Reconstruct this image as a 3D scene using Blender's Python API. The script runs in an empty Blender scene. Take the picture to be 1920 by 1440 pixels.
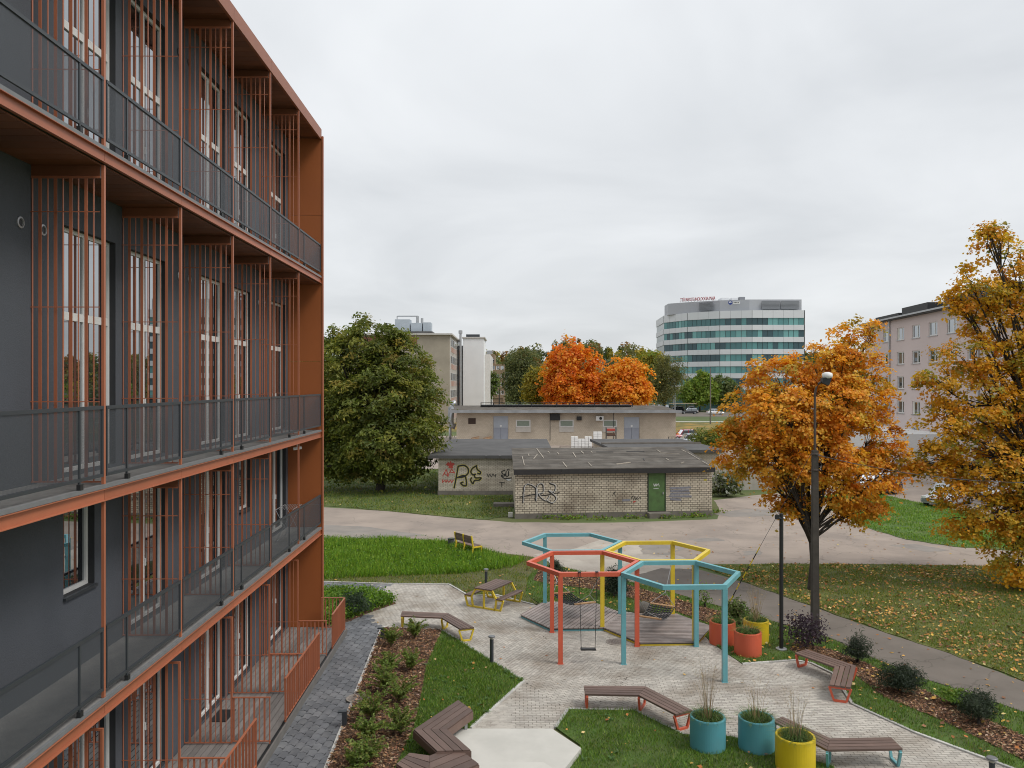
import bpy, math, random
import numpy as np
from mathutils import Vector, Matrix

random.seed(7)
rng = np.random.default_rng(7)
R = math.radians
SC = bpy.context.scene
COL = SC.collection
F, H = 1480.0, 8.1          # focal length in pixels of a 1920 px wide frame, eye height above the plaza

# ------------------------------------------------------------------ camera
cd = bpy.data.cameras.new("camera")
cam = bpy.data.objects.new("camera", cd)
COL.objects.link(cam)
cam.location = (0, 0, H)
cam.rotation_euler = (R(90), 0, 0)
cd.sensor_fit = 'HORIZONTAL'
cd.sensor_width = 36.0
cd.lens = F / 1920 * 36.0
cd.clip_start, cd.clip_end = 0.1, 5000
SC.camera = cam

# ------------------------------------------------------------------ world: overcast sky
SUN_EL, SUN_AZ = R(52), R(115)      # azimuth clockwise from +Y
w = bpy.data.worlds.new("World")
SC.world = w
w.use_nodes = True
nt = w.node_tree
nt.nodes.clear()
def wn(t, **k):
    n = nt.nodes.new(t)
    for a, b in k.items():
        setattr(n, a, b)
    return n
wl = nt.links.new
sky = wn('ShaderNodeTexSky', sky_type='NISHITA', sun_disc=False)
sky.sun_elevation, sky.sun_rotation = SUN_EL, SUN_AZ
tc = wn('ShaderNodeTexCoord')
sep = wn('ShaderNodeSeparateXYZ'); wl(tc.outputs['Generated'], sep.inputs[0])
ab = wn('ShaderNodeMath', operation='ABSOLUTE'); wl(sep.outputs[2], ab.inputs[0])
ad = wn('ShaderNodeMath', operation='ADD'); wl(ab.outputs[0], ad.inputs[0]); ad.inputs[1].default_value = 0.22
dx = wn('ShaderNodeMath', operation='DIVIDE'); wl(sep.outputs[0], dx.inputs[0]); wl(ad.outputs[0], dx.inputs[1])
dy = wn('ShaderNodeMath', operation='DIVIDE'); wl(sep.outputs[1], dy.inputs[0]); wl(ad.outputs[0], dy.inputs[1])
cmb = wn('ShaderNodeCombineXYZ'); wl(dx.outputs[0], cmb.inputs[0]); wl(dy.outputs[0], cmb.inputs[1])
no = wn('ShaderNodeTexNoise'); no.inputs['Scale'].default_value = 1.15; no.inputs['Detail'].default_value = 5; no.inputs['Roughness'].default_value = 0.5; no.inputs['Distortion'].default_value = 0.5
wl(cmb.outputs[0], no.inputs['Vector'])
cr = wn('ShaderNodeValToRGB')
cr.color_ramp.elements[0].position = 0.28; cr.color_ramp.elements[0].color = (4.6, 4.76, 4.93, 1)
cr.color_ramp.elements[1].position = 0.72; cr.color_ramp.elements[1].color = (6.35, 6.48, 6.6, 1)
wl(no.outputs['Fac'], cr.inputs[0])
zg = wn('ShaderNodeMath', operation='MULTIPLY_ADD'); wl(ab.outputs[0], zg.inputs[0]); zg.inputs[1].default_value = 0.5; zg.inputs[2].default_value = 0.92   # overcast: brighter toward the zenith
zs_ = wn('ShaderNodeVectorMath', operation='SCALE'); wl(cr.outputs[0], zs_.inputs[0]); wl(zg.outputs[0], zs_.inputs['Scale'])
mx = wn('ShaderNodeMix', data_type='RGBA'); mx.inputs[0].default_value = 0.94
wl(sky.outputs[0], mx.inputs[6]); wl(zs_.outputs[0], mx.inputs[7])
bg = wn('ShaderNodeBackground'); bg.inputs[1].default_value = 0.1
wl(mx.outputs[2], bg.inputs[0])
ow = wn('ShaderNodeOutputWorld'); wl(bg.outputs[0], ow.inputs[0])

# ------------------------------------------------------------------ the sun behind cloud
sd = bpy.data.lights.new("sun", 'SUN')
sd.energy, sd.angle, sd.color = 1.5, R(20), (1.0, 0.965, 0.91)
so = bpy.data.objects.new("sun", sd)
COL.objects.link(so)
sdir = Vector((math.sin(SUN_AZ) * math.cos(SUN_EL), math.cos(SUN_AZ) * math.cos(SUN_EL), math.sin(SUN_EL)))
so.rotation_euler = sdir.to_track_quat('Z', 'Y').to_euler()
so.location = (30, -20, 60)

vs = SC.view_settings
vs.view_transform, vs.look, vs.exposure, vs.gamma = 'Standard', 'None', 0.5, 1.0
vs.use_curve_mapping = False
SC.cycles.use_denoising = True
SC.cycles.filter_width = 1.05
SC.cycles.max_bounces = 8
SC.cycles.transparent_max_bounces = 24

# ------------------------------------------------------------------ materials
MATS = {}
def mat(name, col, rough=0.7, var=0.12, scale=6.0, bump=0.0, bscale=None, metal=0.0, spec=0.5, ior=None,
        dirt=None, dscale=1.0, damt=0.5, tint=None, detail=4, stretch=None, spread=0.25, crack=None):
    """Procedural surface: base colour broken up by noise, optional stains, bump; tint = 'object' or 'rnd' varies it piece by piece."""
    if name in MATS:
        return MATS[name]
    m = bpy.data.materials.new(name)
    m.use_nodes = True
    t = m.node_tree
    b = t.nodes['Principled BSDF']
    L = t.links.new
    N = t.nodes.new
    b.inputs['Roughness'].default_value = rough
    b.inputs['Metallic'].default_value = metal
    b.inputs['Specular IOR Level'].default_value = spec
    if ior:
        b.inputs['IOR'].default_value = ior
    co = N('ShaderNodeTexCoord')
    vec = co.outputs['Object']
    if tint == 'object':
        oi0 = N('ShaderNodeObjectInfo')
        va = N('ShaderNodeVectorMath'); va.operation = 'ADD'
        L(co.outputs['Object'], va.inputs[0]); L(oi0.outputs['Location'], va.inputs[1])
        vec = va.outputs[0]
    if stretch:
        mp = N('ShaderNodeMapping'); mp.inputs['Scale'].default_value = stretch
        L(vec, mp.inputs[0]); vec = mp.outputs[0]
    n = N('ShaderNodeTexNoise')
    n.inputs['Scale'].default_value = scale; n.inputs['Detail'].default_value = detail
    L(vec, n.inputs['Vector'])
    mr = N('ShaderNodeMapRange'); mr.inputs[1].default_value = 0.25; mr.inputs[2].default_value = 0.75
    mr.inputs[3].default_value = 1 - var; mr.inputs[4].default_value = 1 + var
    L(n.outputs['Fac'], mr.inputs[0])
    val = mr.outputs[0]
    if tint:
        if tint == 'object':
            src = N('ShaderNodeObjectInfo').outputs['Random']
        else:
            a = N('ShaderNodeAttribute'); a.attribute_name = 'rnd'; src = a.outputs['Fac']
        m2 = N('ShaderNodeMapRange'); m2.inputs[3].default_value = 1 - spread; m2.inputs[4].default_value = 1 + spread
        L(src, m2.inputs[0])
        mm = N('ShaderNodeMath'); mm.operation = 'MULTIPLY'
        L(val, mm.inputs[0]); L(m2.outputs[0], mm.inputs[1]); val = mm.outputs[0]
    vm = N('ShaderNodeVectorMath'); vm.operation = 'SCALE'
    vm.inputs[0].default_value = col[:3]
    L(val, vm.inputs['Scale'])
    out = vm.outputs[0]
    if dirt:
        n2 = N('ShaderNodeTexNoise'); n2.inputs['Scale'].default_value = dscale; n2.inputs['Detail'].default_value = 6
        n2.inputs['Roughness'].default_value = 0.62
        L(vec, n2.inputs['Vector'])
        m3 = N('ShaderNodeMapRange'); m3.inputs[1].default_value = 0.46; m3.inputs[2].default_value = 0.68
        m3.inputs[3].default_value = 0; m3.inputs[4].default_value = damt
        L(n2.outputs['Fac'], m3.inputs[0])
        mi = N('ShaderNodeMix'); mi.data_type = 'RGBA'
        L(m3.outputs[0], mi.inputs[0]); L(out, mi.inputs[6]); mi.inputs[7].default_value = (*dirt, 1)
        out = mi.outputs[2]
    if crack:                      # thin wandering cracks
        cn = N('ShaderNodeTexNoise'); cn.inputs['Scale'].default_value = crack * 2.5; cn.inputs['Detail'].default_value = 4; L(vec, cn.inputs['Vector'])
        ma_ = N('ShaderNodeVectorMath'); ma_.operation = 'MULTIPLY_ADD'; ma_.inputs[1].default_value = (1.6 / crack * .3,) * 3
        L(cn.outputs['Color'], ma_.inputs[0]); L(vec, ma_.inputs[2])
        vo_ = N('ShaderNodeTexVoronoi'); vo_.feature = 'DISTANCE_TO_EDGE'; vo_.inputs['Scale'].default_value = crack; L(ma_.outputs[0], vo_.inputs['Vector'])
        cm_ = N('ShaderNodeMapRange'); cm_.inputs[1].default_value = 0.0; cm_.inputs[2].default_value = 0.012; cm_.inputs[3].default_value = 0.38; cm_.inputs[4].default_value = 0.0
        L(vo_.outputs['Distance'], cm_.inputs[0])
        ci_ = N('ShaderNodeMix'); ci_.data_type = 'RGBA'; L(cm_.outputs[0], ci_.inputs[0]); L(out, ci_.inputs[6]); ci_.inputs[7].default_value = (col[0] * .35, col[1] * .35, col[2] * .33, 1)
        out = ci_.outputs[2]
    L(out, b.inputs['Base Color'])
    if bump:
        bn = N('ShaderNodeTexNoise'); bn.inputs['Scale'].default_value = bscale or scale * 4; bn.inputs['Detail'].default_value = 3
        L(vec, bn.inputs['Vector'])
        bp = N('ShaderNodeBump'); bp.inputs['Strength'].default_value = bump; bp.inputs['Distance'].default_value = 0.02
        L(bn.outputs['Fac'], bp.inputs['Height']); L(bp.outputs[0], b.inputs['Normal'])
    MATS[name] = m
    return m

def leaf_mat(name, trans=0.35, rough=0.6):
    """Leaf surface whose colour comes from the colour of each leaf."""
    if name in MATS:
        return MATS[name]
    m = bpy.data.materials.new(name); m.use_nodes = True
    t = m.node_tree; t.nodes.clear(); L = t.links.new; N = t.nodes.new
    a = N('ShaderNodeAttribute'); a.attribute_name = 'col'
    d = N('ShaderNodeBsdfDiffuse'); L(a.outputs['Color'], d.inputs[0])
    g = N('ShaderNodeBsdfGlossy'); g.inputs['Roughness'].default_value = rough; g.inputs[0].default_value = (1, 1, 1, 1)
    tr = N('ShaderNodeBsdfTranslucent'); L(a.outputs['Color'], tr.inputs[0])
    m1 = N('ShaderNodeMixShader'); m1.inputs[0].default_value = trans; L(d.outputs[0], m1.inputs[1]); L(tr.outputs[0], m1.inputs[2])
    m2 = N('ShaderNodeMixShader'); m2.inputs[0].default_value = 0.025; L(m1.outputs[0], m2.inputs[1]); L(g.outputs[0], m2.inputs[2])
    o = N('ShaderNodeOutputMaterial'); L(m2.outputs[0], o.inputs[0])
    MATS[name] = m
    return m

def mesh_screen_mat(name, col, cover, cell):
    """Perforated sheet: staggered round holes cut by a procedural mask."""
    m = bpy.data.materials.new(name); m.use_nodes = True
    t = m.node_tree; L = t.links.new; N = t.nodes.new
    b = t.nodes['Principled BSDF']
    b.inputs['Base Color'].default_value = (*col, 1); b.inputs['Roughness'].default_value = 0.55
    co = N('ShaderNodeTexCoord'); sp = N('ShaderNodeSeparateXYZ'); L(co.outputs['Object'], sp.inputs[0])
    def mth(op, a, bb):
        n = N('ShaderNodeMath'); n.operation = op
        for i, v in enumerate((a, bb)):
            if hasattr(v, 'name'): L(v, n.inputs[i])
            else: n.inputs[i].default_value = v
        return n.outputs[0]
    k = math.pi / cell
    s1 = mth('SINE', mth('MULTIPLY', mth('ADD', sp.outputs[1], sp.outputs[2]), k), 0)
    s2 = mth('SINE', mth('MULTIPLY', mth('SUBTRACT', sp.outputs[1], sp.outputs[2]), k), 0)
    hole = mth('GREATER_THAN', mth('MULTIPLY', s1, s2), 0.08)
    tr = N('ShaderNodeBsdfTransparent')
    fac = mth('SUBTRACT', 1.0, mth('MULTIPLY', hole, cover))
    mix = N('ShaderNodeMixShader'); L(fac, mix.inputs[0]); L(tr.outputs[0], mix.inputs[1]); L(b.outputs[0], mix.inputs[2])
    out = [n for n in t.nodes if n.type == 'OUTPUT_MATERIAL'][0]
    L(mix.outputs[0], out.inputs[0])
    MATS[name] = m
    return m

def glass_mat(name, col, refl, rough=0.03):
    m = bpy.data.materials.new(name); m.use_nodes = True
    t = m.node_tree; t.nodes.clear(); L = t.links.new; N = t.nodes.new
    d = N('ShaderNodeBsdfDiffuse'); d.inputs[0].default_value = (*col, 1)
    g = N('ShaderNodeBsdfGlossy'); g.inputs[0].default_value = (0.93, 0.97, 1, 1); g.inputs['Roughness'].default_value = rough
    f = N('ShaderNodeFresnel'); f.inputs[0].default_value = 1.5
    mr = N('ShaderNodeMapRange'); mr.inputs[3].default_value = refl; mr.inputs[4].default_value = 1.0
    L(f.outputs[0], mr.inputs[0])
    mx_ = N('ShaderNodeMixShader'); L(mr.outputs[0], mx_.inputs[0]); L(d.outputs[0], mx_.inputs[1]); L(g.outputs[0], mx_.inputs[2])
    o = N('ShaderNodeOutputMaterial'); L(mx_.outputs[0], o.inputs[0])
    MATS[name] = m
    return m

M = {}
M['orange'] = mat('orange_paint', (0.375, 0.124, 0.062), 0.45, 0.08, 3, tint='object', spread=.09, dirt=(0.28, 0.10, 0.055), dscale=1.5, damt=.5)
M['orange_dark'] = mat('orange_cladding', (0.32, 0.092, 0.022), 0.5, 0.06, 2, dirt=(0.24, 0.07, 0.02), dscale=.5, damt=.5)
M['soffit'] = mat('soffit_boards', (0.17, 0.06, 0.028), 0.45, 0.12, 3, tint='object')  # dark orange boards, colour lowered further to deepen the shade overhead
M['stucco'] = mat('charcoal_stucco', (0.073, 0.080, 0.094), 0.92, 0.10, 1.2, 0.35, 55, dirt=(0.058, 0.062, 0.07), dscale=0.6, damt=0.7)
M['reveal'] = mat('dark_reveal', (0.022, 0.023, 0.026), 0.8, 0.1)  # colour kept near black to deepen the shade in the window recesses
M['rail'] = mat('charcoal_rail', (0.035, 0.041, 0.047), 0.45, 0.06)
M['pole'] = mat('old_pole_concrete', (0.055, 0.047, 0.039), 0.9, 0.3, 5, 0.3, 30, dirt=(0.05, 0.042, 0.035), dscale=2, damt=0.7)
M['roof_edge'] = mat('roof_edge_sheet', (0.27, 0.085, 0.035), 0.45, 0.06, 2)
M['slab'] = mat('balcony_concrete', (0.23, 0.225, 0.215), 0.85, 0.12, 4, dirt=(0.15, 0.145, 0.14), dscale=3)
M['frame'] = mat('white_frame', (0.62, 0.61, 0.59), 0.4, 0.04)
M['pane'] = glass_mat('window_glass', (0.012, 0.014, 0.017), 0.4, 0.008)
M['curtain'] = mat('curtain', (0.62, 0.6, 0.52), 0.9, 0.2, 14, stretch=(1, 1, 0.05))
M['mesh'] = mesh_screen_mat('perforated_panel', (0.045, 0.051, 0.06), 0.84, 0.011)
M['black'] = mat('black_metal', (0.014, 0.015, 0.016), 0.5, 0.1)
M['steel'] = mat('galvanised_steel', (0.42, 0.43, 0.44), 0.4, 0.1, 8, metal=0.7)
M['white'] = mat('white_plastic', (0.72, 0.72, 0.70), 0.5, 0.05)
M['deck'] = mat('grey_deck_board', (0.17, 0.155, 0.145), 0.7, 0.14, 5, 0.2, 40, tint='object', stretch=(6, 1, 6))
M['plank'] = mat('brown_composite_board', (0.125, 0.080, 0.064), 0.62, 0.12, 4, 0.15, 50, tint='object')
M['platform'] = mat('platform_board', (0.215, 0.175, 0.158), 0.55, 0.18, 3, 0.15, 50, tint='object', dirt=(0.33, 0.29, 0.27), dscale=2.2, damt=0.5)
M['teal'] = mat('teal_paint', (0.135, 0.37, 0.41), 0.4, 0.08, 3, dirt=(0.12, 0.27, 0.29), dscale=1.6, damt=.5)
M['red'] = mat('coral_paint', (0.60, 0.11, 0.055), 0.42, 0.08, 3, dirt=(0.45, 0.10, 0.06), dscale=1.6, damt=.5)
M['yellow'] = mat('yellow_paint', (0.68, 0.50, 0.035), 0.4, 0.08, 3, dirt=(0.5, 0.37, 0.05), dscale=1.6, damt=.5)
M['planter_teal'] = mat('planter_teal', (0.085, 0.30, 0.35), 0.55, 0.08, 2, dirt=(0.10, 0.24, 0.27), dscale=1.8, damt=.5)
M['planter_red'] = mat('planter_coral', (0.56, 0.10, 0.045), 0.55, 0.08, 2, dirt=(0.42, 0.095, 0.05), dscale=1.8, damt=.5)
M['planter_yellow'] = mat('planter_yellow', (0.66, 0.48, 0.015), 0.5, 0.08, 2, dirt=(0.5, 0.36, 0.03), dscale=1.8, damt=.5)
M['soil'] = mat('soil', (0.03, 0.022, 0.016), 0.95, 0.3, 20)
M['joint'] = mat('paver_joint_sand', (0.085, 0.072, 0.058), 0.95, 0.2, 10)
M['paver_o'] = mat('paver_concrete_piece', (0.395, 0.365, 0.322), 0.8, 0.1, 1.1, 0.25, 60, tint='object', spread=.15, dirt=(0.19, 0.15, 0.11), dscale=0.6, damt=0.75)
M['paver_r'] = mat('paver_concrete', (0.395, 0.365, 0.322), 0.8, 0.1, 1.1, 0.25, 60, tint='rnd', spread=.15, dirt=(0.19, 0.15, 0.11), dscale=0.6, damt=0.75)
M['darkpaver'] = mat('dark_paver', (0.105, 0.109, 0.118), 0.6, 0.16, 3, 0.3, 40, tint='object', spread=.2, dirt=(0.26, 0.26, 0.26), dscale=1.1, damt=0.5)
M['kerb'] = mat('kerb_concrete', (0.42, 0.41, 0.385), 0.85, 0.12, 5, 0.2, 40, tint='object')
M['concrete'] = mat('smooth_concrete', (0.53, 0.515, 0.47), 0.75, 0.06, 1.5, 0.05, 30, dirt=(0.43, 0.42, 0.38), dscale=0.9, damt=0.6)
M['grey_concrete'] = mat('aged_concrete', (0.17, 0.152, 0.132), 0.9, 0.25, 4, 0.3, 30, dirt=(0.10, 0.085, 0.07), dscale=2, damt=0.7)
M['yard'] = mat('worn_asphalt', (0.30, 0.247, 0.207), 0.92, 0.14, 0.5, 0.4, 25, dirt=(0.20, 0.168, 0.145), dscale=0.3, damt=0.75, detail=8, crack=.28)
M['yard_pale'] = mat('pale_gravel', (0.385, 0.345, 0.295), 0.93, 0.14, 0.7, 0.3, 25, dirt=(0.26, 0.22, 0.185), dscale=0.6, damt=0.8)
M['patch'] = mat('asphalt_patch', (0.215, 0.195, 0.175), 0.9, 0.15, 1, 0.3, 25, dirt=(0.29, 0.245, 0.205), dscale=.7, damt=.7)
M['path'] = mat('path_asphalt', (0.158, 0.137, 0.118), 0.92, 0.1, 0.8, 0.25, 40, spec=.25, dirt=(0.12, 0.105, 0.09), dscale=0.6, damt=0.6, crack=.35)
M['lawn'] = mat('lawn_soil', (0.06, 0.105, 0.016), 0.95, 0.3, 2.5, 0.6, 18, dirt=(0.06, 0.048, 0.022), dscale=1.1, damt=0.55)
M['ground'] = mat('ground_grass', (0.075, 0.105, 0.028), 0.95, 0.3, 0.12, 0.4, 8, dirt=(0.15, 0.11, 0.035), dscale=0.08, damt=0.5)
M['mulch'] = mat('bark_bed', (0.095, 0.052, 0.03), 0.95, 0.35, 14, 0.8, 30)
M['brick_r'] = mat('sand_lime_brick', (0.52, 0.46, 0.365), 0.9, 0.08, 1.2, 0.2, 30, tint='rnd', spread=.1, dirt=(0.19, 0.145, 0.105), dscale=0.5, damt=0.75)
M['brick_a'] = mat('sand_lime_brick_pale', (0.52, 0.465, 0.38), 0.9, 0.08, 1.2, 0.2, 30, tint='rnd', spread=.1, dirt=(0.24, 0.20, 0.155), dscale=0.5, damt=0.6)
M['mortar'] = mat('dark_mortar', (0.062, 0.048, 0.037), 0.95, 0.2, 6)
M['felt'] = mat('roofing_felt', (0.098, 0.087, 0.075), 0.97, 0.3, 0.9, 0.45, 9, spec=.15, dirt=(0.18, 0.165, 0.145), dscale=0.7, damt=0.65)
M['felt_dark'] = mat('roofing_felt_dark', (0.082, 0.080, 0.080), 0.85, 0.2, 0.7, 0.2, 12, spec=.3, dirt=(0.12, 0.117, 0.113), dscale=.5, damt=.6)
M['batten'] = mat('weathered_batten', (0.33, 0.29, 0.24), 0.85, 0.15, 6, tint='object')
M['green_door'] = mat('green_door_paint', (0.075, 0.15, 0.045), 0.55, 0.12, 4, dirt=(0.05, 0.075, 0.03), dscale=2.5, damt=0.6)
M['bark'] = mat('tree_bark', (0.045, 0.036, 0.03), 0.95, 0.3, 8, 0.6, 20)
M['leaf'] = leaf_mat('leaf', 0.5)
M['blade'] = leaf_mat('grass_blade', 0.3)
M['chip'] = leaf_mat('bark_chip', 0.0, 0.8)

# ------------------------------------------------------------------ object helpers
OFF = {}
def props(o, label=None, cat=None, group=None, kind=None):
    if label: o['label'] = label
    if cat: o['category'] = cat
    if group: o['group'] = group
    if kind: o['kind'] = kind
    return o

def link(name, data, parent=None, loc=(0, 0, 0), rotz=0.0):
    o = bpy.data.objects.new(name, data)
    COL.objects.link(o)
    p = Vector(loc)
    if parent is not None:
        o.parent = parent
        p = p - OFF[parent.name]
        OFF[o.name] = Vector(loc)
    else:
        OFF[o.name] = Vector((0, 0, 0))
    o.location = p
    if rotz: o.rotation_euler = (0, 0, rotz)
    return o

def thing(name, label, cat, loc=(0, 0, 0), rotz=0.0, group=None):
    return props(link(name, None, None, loc, rotz), label, cat, group)

class MB:
    """Collects shapes into one mesh."""
    def __init__(s):
        s.v, s.f = [], []
    def quad(s, a, b, c, d):
        i = len(s.v); s.v += [tuple(a), tuple(b), tuple(c), tuple(d)]; s.f.append((i, i + 1, i + 2, i + 3)); return s
    def poly(s, pts):
        i = len(s.v); s.v += [tuple(p) for p in pts]; s.f.append(tuple(range(i, i + len(pts)))); return s
    def box(s, x0, x1, y0, y1, z0, z1):
        i = len(s.v)
        s.v += [(x0, y0, z0), (x1, y0, z0), (x1, y1, z0), (x0, y1, z0), (x0, y0, z1), (x1, y0, z1), (x1, y1, z1), (x0, y1, z1)]
        s.f += [tuple(i + k for k in q) for q in ((3, 2, 1, 0), (4, 5, 6, 7), (0, 1, 5, 4), (1, 2, 6, 5), (2, 3, 7, 6), (3, 0, 4, 7))]
        return s
    def prism(s, pts, z0, z1):
        i = len(s.v); n = len(pts)
        s.v += [(p[0], p[1], z0) for p in pts] + [(p[0], p[1], z1) for p in pts]
        s.f.append(tuple(i + n + k for k in range(n))); s.f.append(tuple(i + n - 1 - k for k in range(n)))
        for k in range(n):
            j = (k + 1) % n
            s.f.append((i + k, i + j, i + n + j, i + n + k))
        return s
    def loft(s, rings, cap=True):
        i = len(s.v); n = len(rings[0])
        for r in rings: s.v += [tuple(p) for p in r]
        for a in range(len(rings) - 1):
            for k in range(n):
                j = (k + 1) % n
                s.f.append((i + a * n + k, i + a * n + j, i + (a + 1) * n + j, i + (a + 1) * n + k))
        if cap:
            s.f.append(tuple(i + n - 1 - k for k in range(n)))
            s.f.append(tuple(i + (len(rings) - 1) * n + k for k in range(n)))
        return s
    def tube(s, pts, rad, n=6, up=None):
        pts = [Vector(p) for p in pts]
        if not hasattr(rad, '__len__'): rad = [rad] * len(pts)
        rings = []
        for k, p in enumerate(pts):
            d = (pts[min(k + 1, len(pts) - 1)] - pts[max(k - 1, 0)]).normalized()
            u = Vector(up) if up else (Vector((0, 0, 1)) if abs(d.z) < 0.9 else Vector((1, 0, 0)))
            a = d.cross(u).normalized(); b = a.cross(d).normalized()
            st = math.pi / 4 if n == 4 else 0
            rr = rad[k] * (1.4142 if n == 4 else 1)
            rings.append([p + a * (rr * math.cos(st + 2 * math.pi * q / n)) + b * (rr * math.sin(st + 2 * math.pi * q / n)) for q in range(n)])
        return s.loft(rings)
    def lathe(s, prof, c=(0, 0, 0), n=24):
        rings = [[(c[0] + r * math.cos(2 * math.pi * k / n), c[1] + r * math.sin(2 * math.pi * k / n), c[2] + z) for k in range(n)] for r, z in prof]
        return s.loft(rings)
    def build(s, name, m, parent=None, loc=None, smooth=False, rotz=0.0):
        me = bpy.data.meshes.new(name)
        me.from_pydata(s.v, [], s.f)
        me.materials.append(m)
        if smooth:
            me.polygons.foreach_set('use_smooth', [True] * len(me.polygons))
        me.update()
        return link(name, me, parent, loc if loc is not None else (0, 0, 0), rotz)

_CACHE = {}
def box_data(dx, dy, dz, m, name):
    k = (round(dx, 4), round(dy, 4), round(dz, 4), m.name)
    if k not in _CACHE:
        b = MB().box(-dx / 2, dx / 2, -dy / 2, dy / 2, -dz / 2, dz / 2)
        me = bpy.data.meshes.new(name); me.from_pydata(b.v, [], b.f); me.materials.append(m); me.update()
        _CACHE[k] = me
    return _CACHE[k]
def box(name, x0, x1, y0, y1, z0, z1, m, parent=None):
    return link(name, box_data(x1 - x0, y1 - y0, z1 - z0, m, name), parent, ((x0 + x1) / 2, (y0 + y1) / 2, (z0 + z1) / 2))

def np_mesh(name, v, f, m, parent=None, col=None, rnd=None, smooth=False, loc=(0, 0, 0)):
    me = bpy.data.meshes.new(name)
    me.from_pydata(v, [], f)
    me.materials.append(m)
    if col is not None:
        a = me.attributes.new('col', 'FLOAT_COLOR', 'FACE')
        c4 = np.ones((len(f), 4), dtype=np.float32); c4[:, :3] = col
        a.data.foreach_set('color', c4.ravel())
    if rnd is not None:
        a = me.attributes.new('rnd', 'FLOAT', 'FACE')
        a.data.foreach_set('value', np.asarray(rnd, dtype=np.float32))
    if smooth:
        me.polygons.foreach_set('use_smooth', [True] * len(me.polygons))
    me.update()
    return link(name, me, parent, loc)

def G(px, py, z=0.0):
    """The place at height z that the photograph shows at a pixel."""
    y = F * (H - z) / (py - 720.0)
    return Vector(((px - 960.0) / F * y, y, z))
def GD(px, y, z=0.0):
    return Vector(((px - 960.0) / F * y, y, z))
def P2(lst, z=0.0):
    return [tuple(G(a, b, z)[:2]) for a, b in lst]

def inside(poly, x, y):
    x = np.asarray(x); y = np.asarray(y)
    r = np.zeros(x.shape, bool); n = len(poly)
    for i in range(n):
        x1, y1 = poly[i][:2]; x2, y2 = poly[(i + 1) % n][:2]
        c = ((y1 > y) != (y2 > y)) & (x < (x2 - x1) * (y - y1) / ((y2 - y1) if y2 != y1 else 1e-9) + x1)
        r ^= c
    return r
def sample(poly, n, seed=0):
    g = np.random.default_rng(seed)
    a = np.array([p[:2] for p in poly]); lo, hi = a.min(0), a.max(0)
    area = abs(sum(a[i - 1][0] * a[i][1] - a[i][0] * a[i - 1][1] for i in range(len(a)))) / 2
    k = int(n * (hi - lo).prod() / max(area, 1e-6)) + 10
    p = g.uniform(lo, hi, (k, 2))
    return p[inside(poly, p[:, 0], p[:, 1])]
def smooth_edge(pts, per=5, amp=0.06, seed=1):
    """Soften an outline: points added along it, pushed a little off the line."""
    g = random.Random(seed); out = []
    n = len(pts)
    for i in range(n):
        a, b = pts[i], pts[(i + 1) % n]
        for k in range(per):
            t = k / per
            j = amp if k else amp * .3
            out.append((a[0] + (b[0] - a[0]) * t + g.uniform(-j, j), a[1] + (b[1] - a[1]) * t + g.uniform(-j, j)))
    return out
def sheet(name, pts, z, m, thick=0.0, kind='structure'):
    b = MB()
    if thick:
        b.prism(pts if area2(pts) > 0 else pts[::-1], z - thick, z)
    else:
        b.poly([(p[0], p[1], z) for p in (pts if area2(pts) > 0 else pts[::-1])])
    return props(b.build(name, m), kind=kind)
def area2(p):
    return sum(p[i - 1][0] * p[i][1] - p[i][0] * p[i - 1][1] for i in range(len(p)))
def clip_half(poly, px, py, nx, ny):
    """Part of a convex polygon on the side of a line the normal points to."""
    out = []
    for i in range(len(poly)):
        a, b = poly[i - 1], poly[i]
        da = (a[0] - px) * nx + (a[1] - py) * ny; db = (b[0] - px) * nx + (b[1] - py) * ny
        if (da >= 0) != (db >= 0):
            t = da / (da - db); out.append((a[0] + (b[0] - a[0]) * t, a[1] + (b[1] - a[1]) * t))
        if db >= 0: out.append(b)
    return out

def pick(pal, n, g, jit=0.15):
    """n colours drawn from a weighted palette with a little variation."""
    c = np.array([p[0] for p in pal]); wt = np.array([p[1] for p in pal], float); wt /= wt.sum()
    i = g.choice(len(c), n, p=wt)
    return np.clip(c[i] * g.uniform(1 - jit, 1 + jit, (n, 1)) * g.uniform(1 - jit * .4, 1 + jit * .4, (n, 3)), 0, 1)

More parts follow.
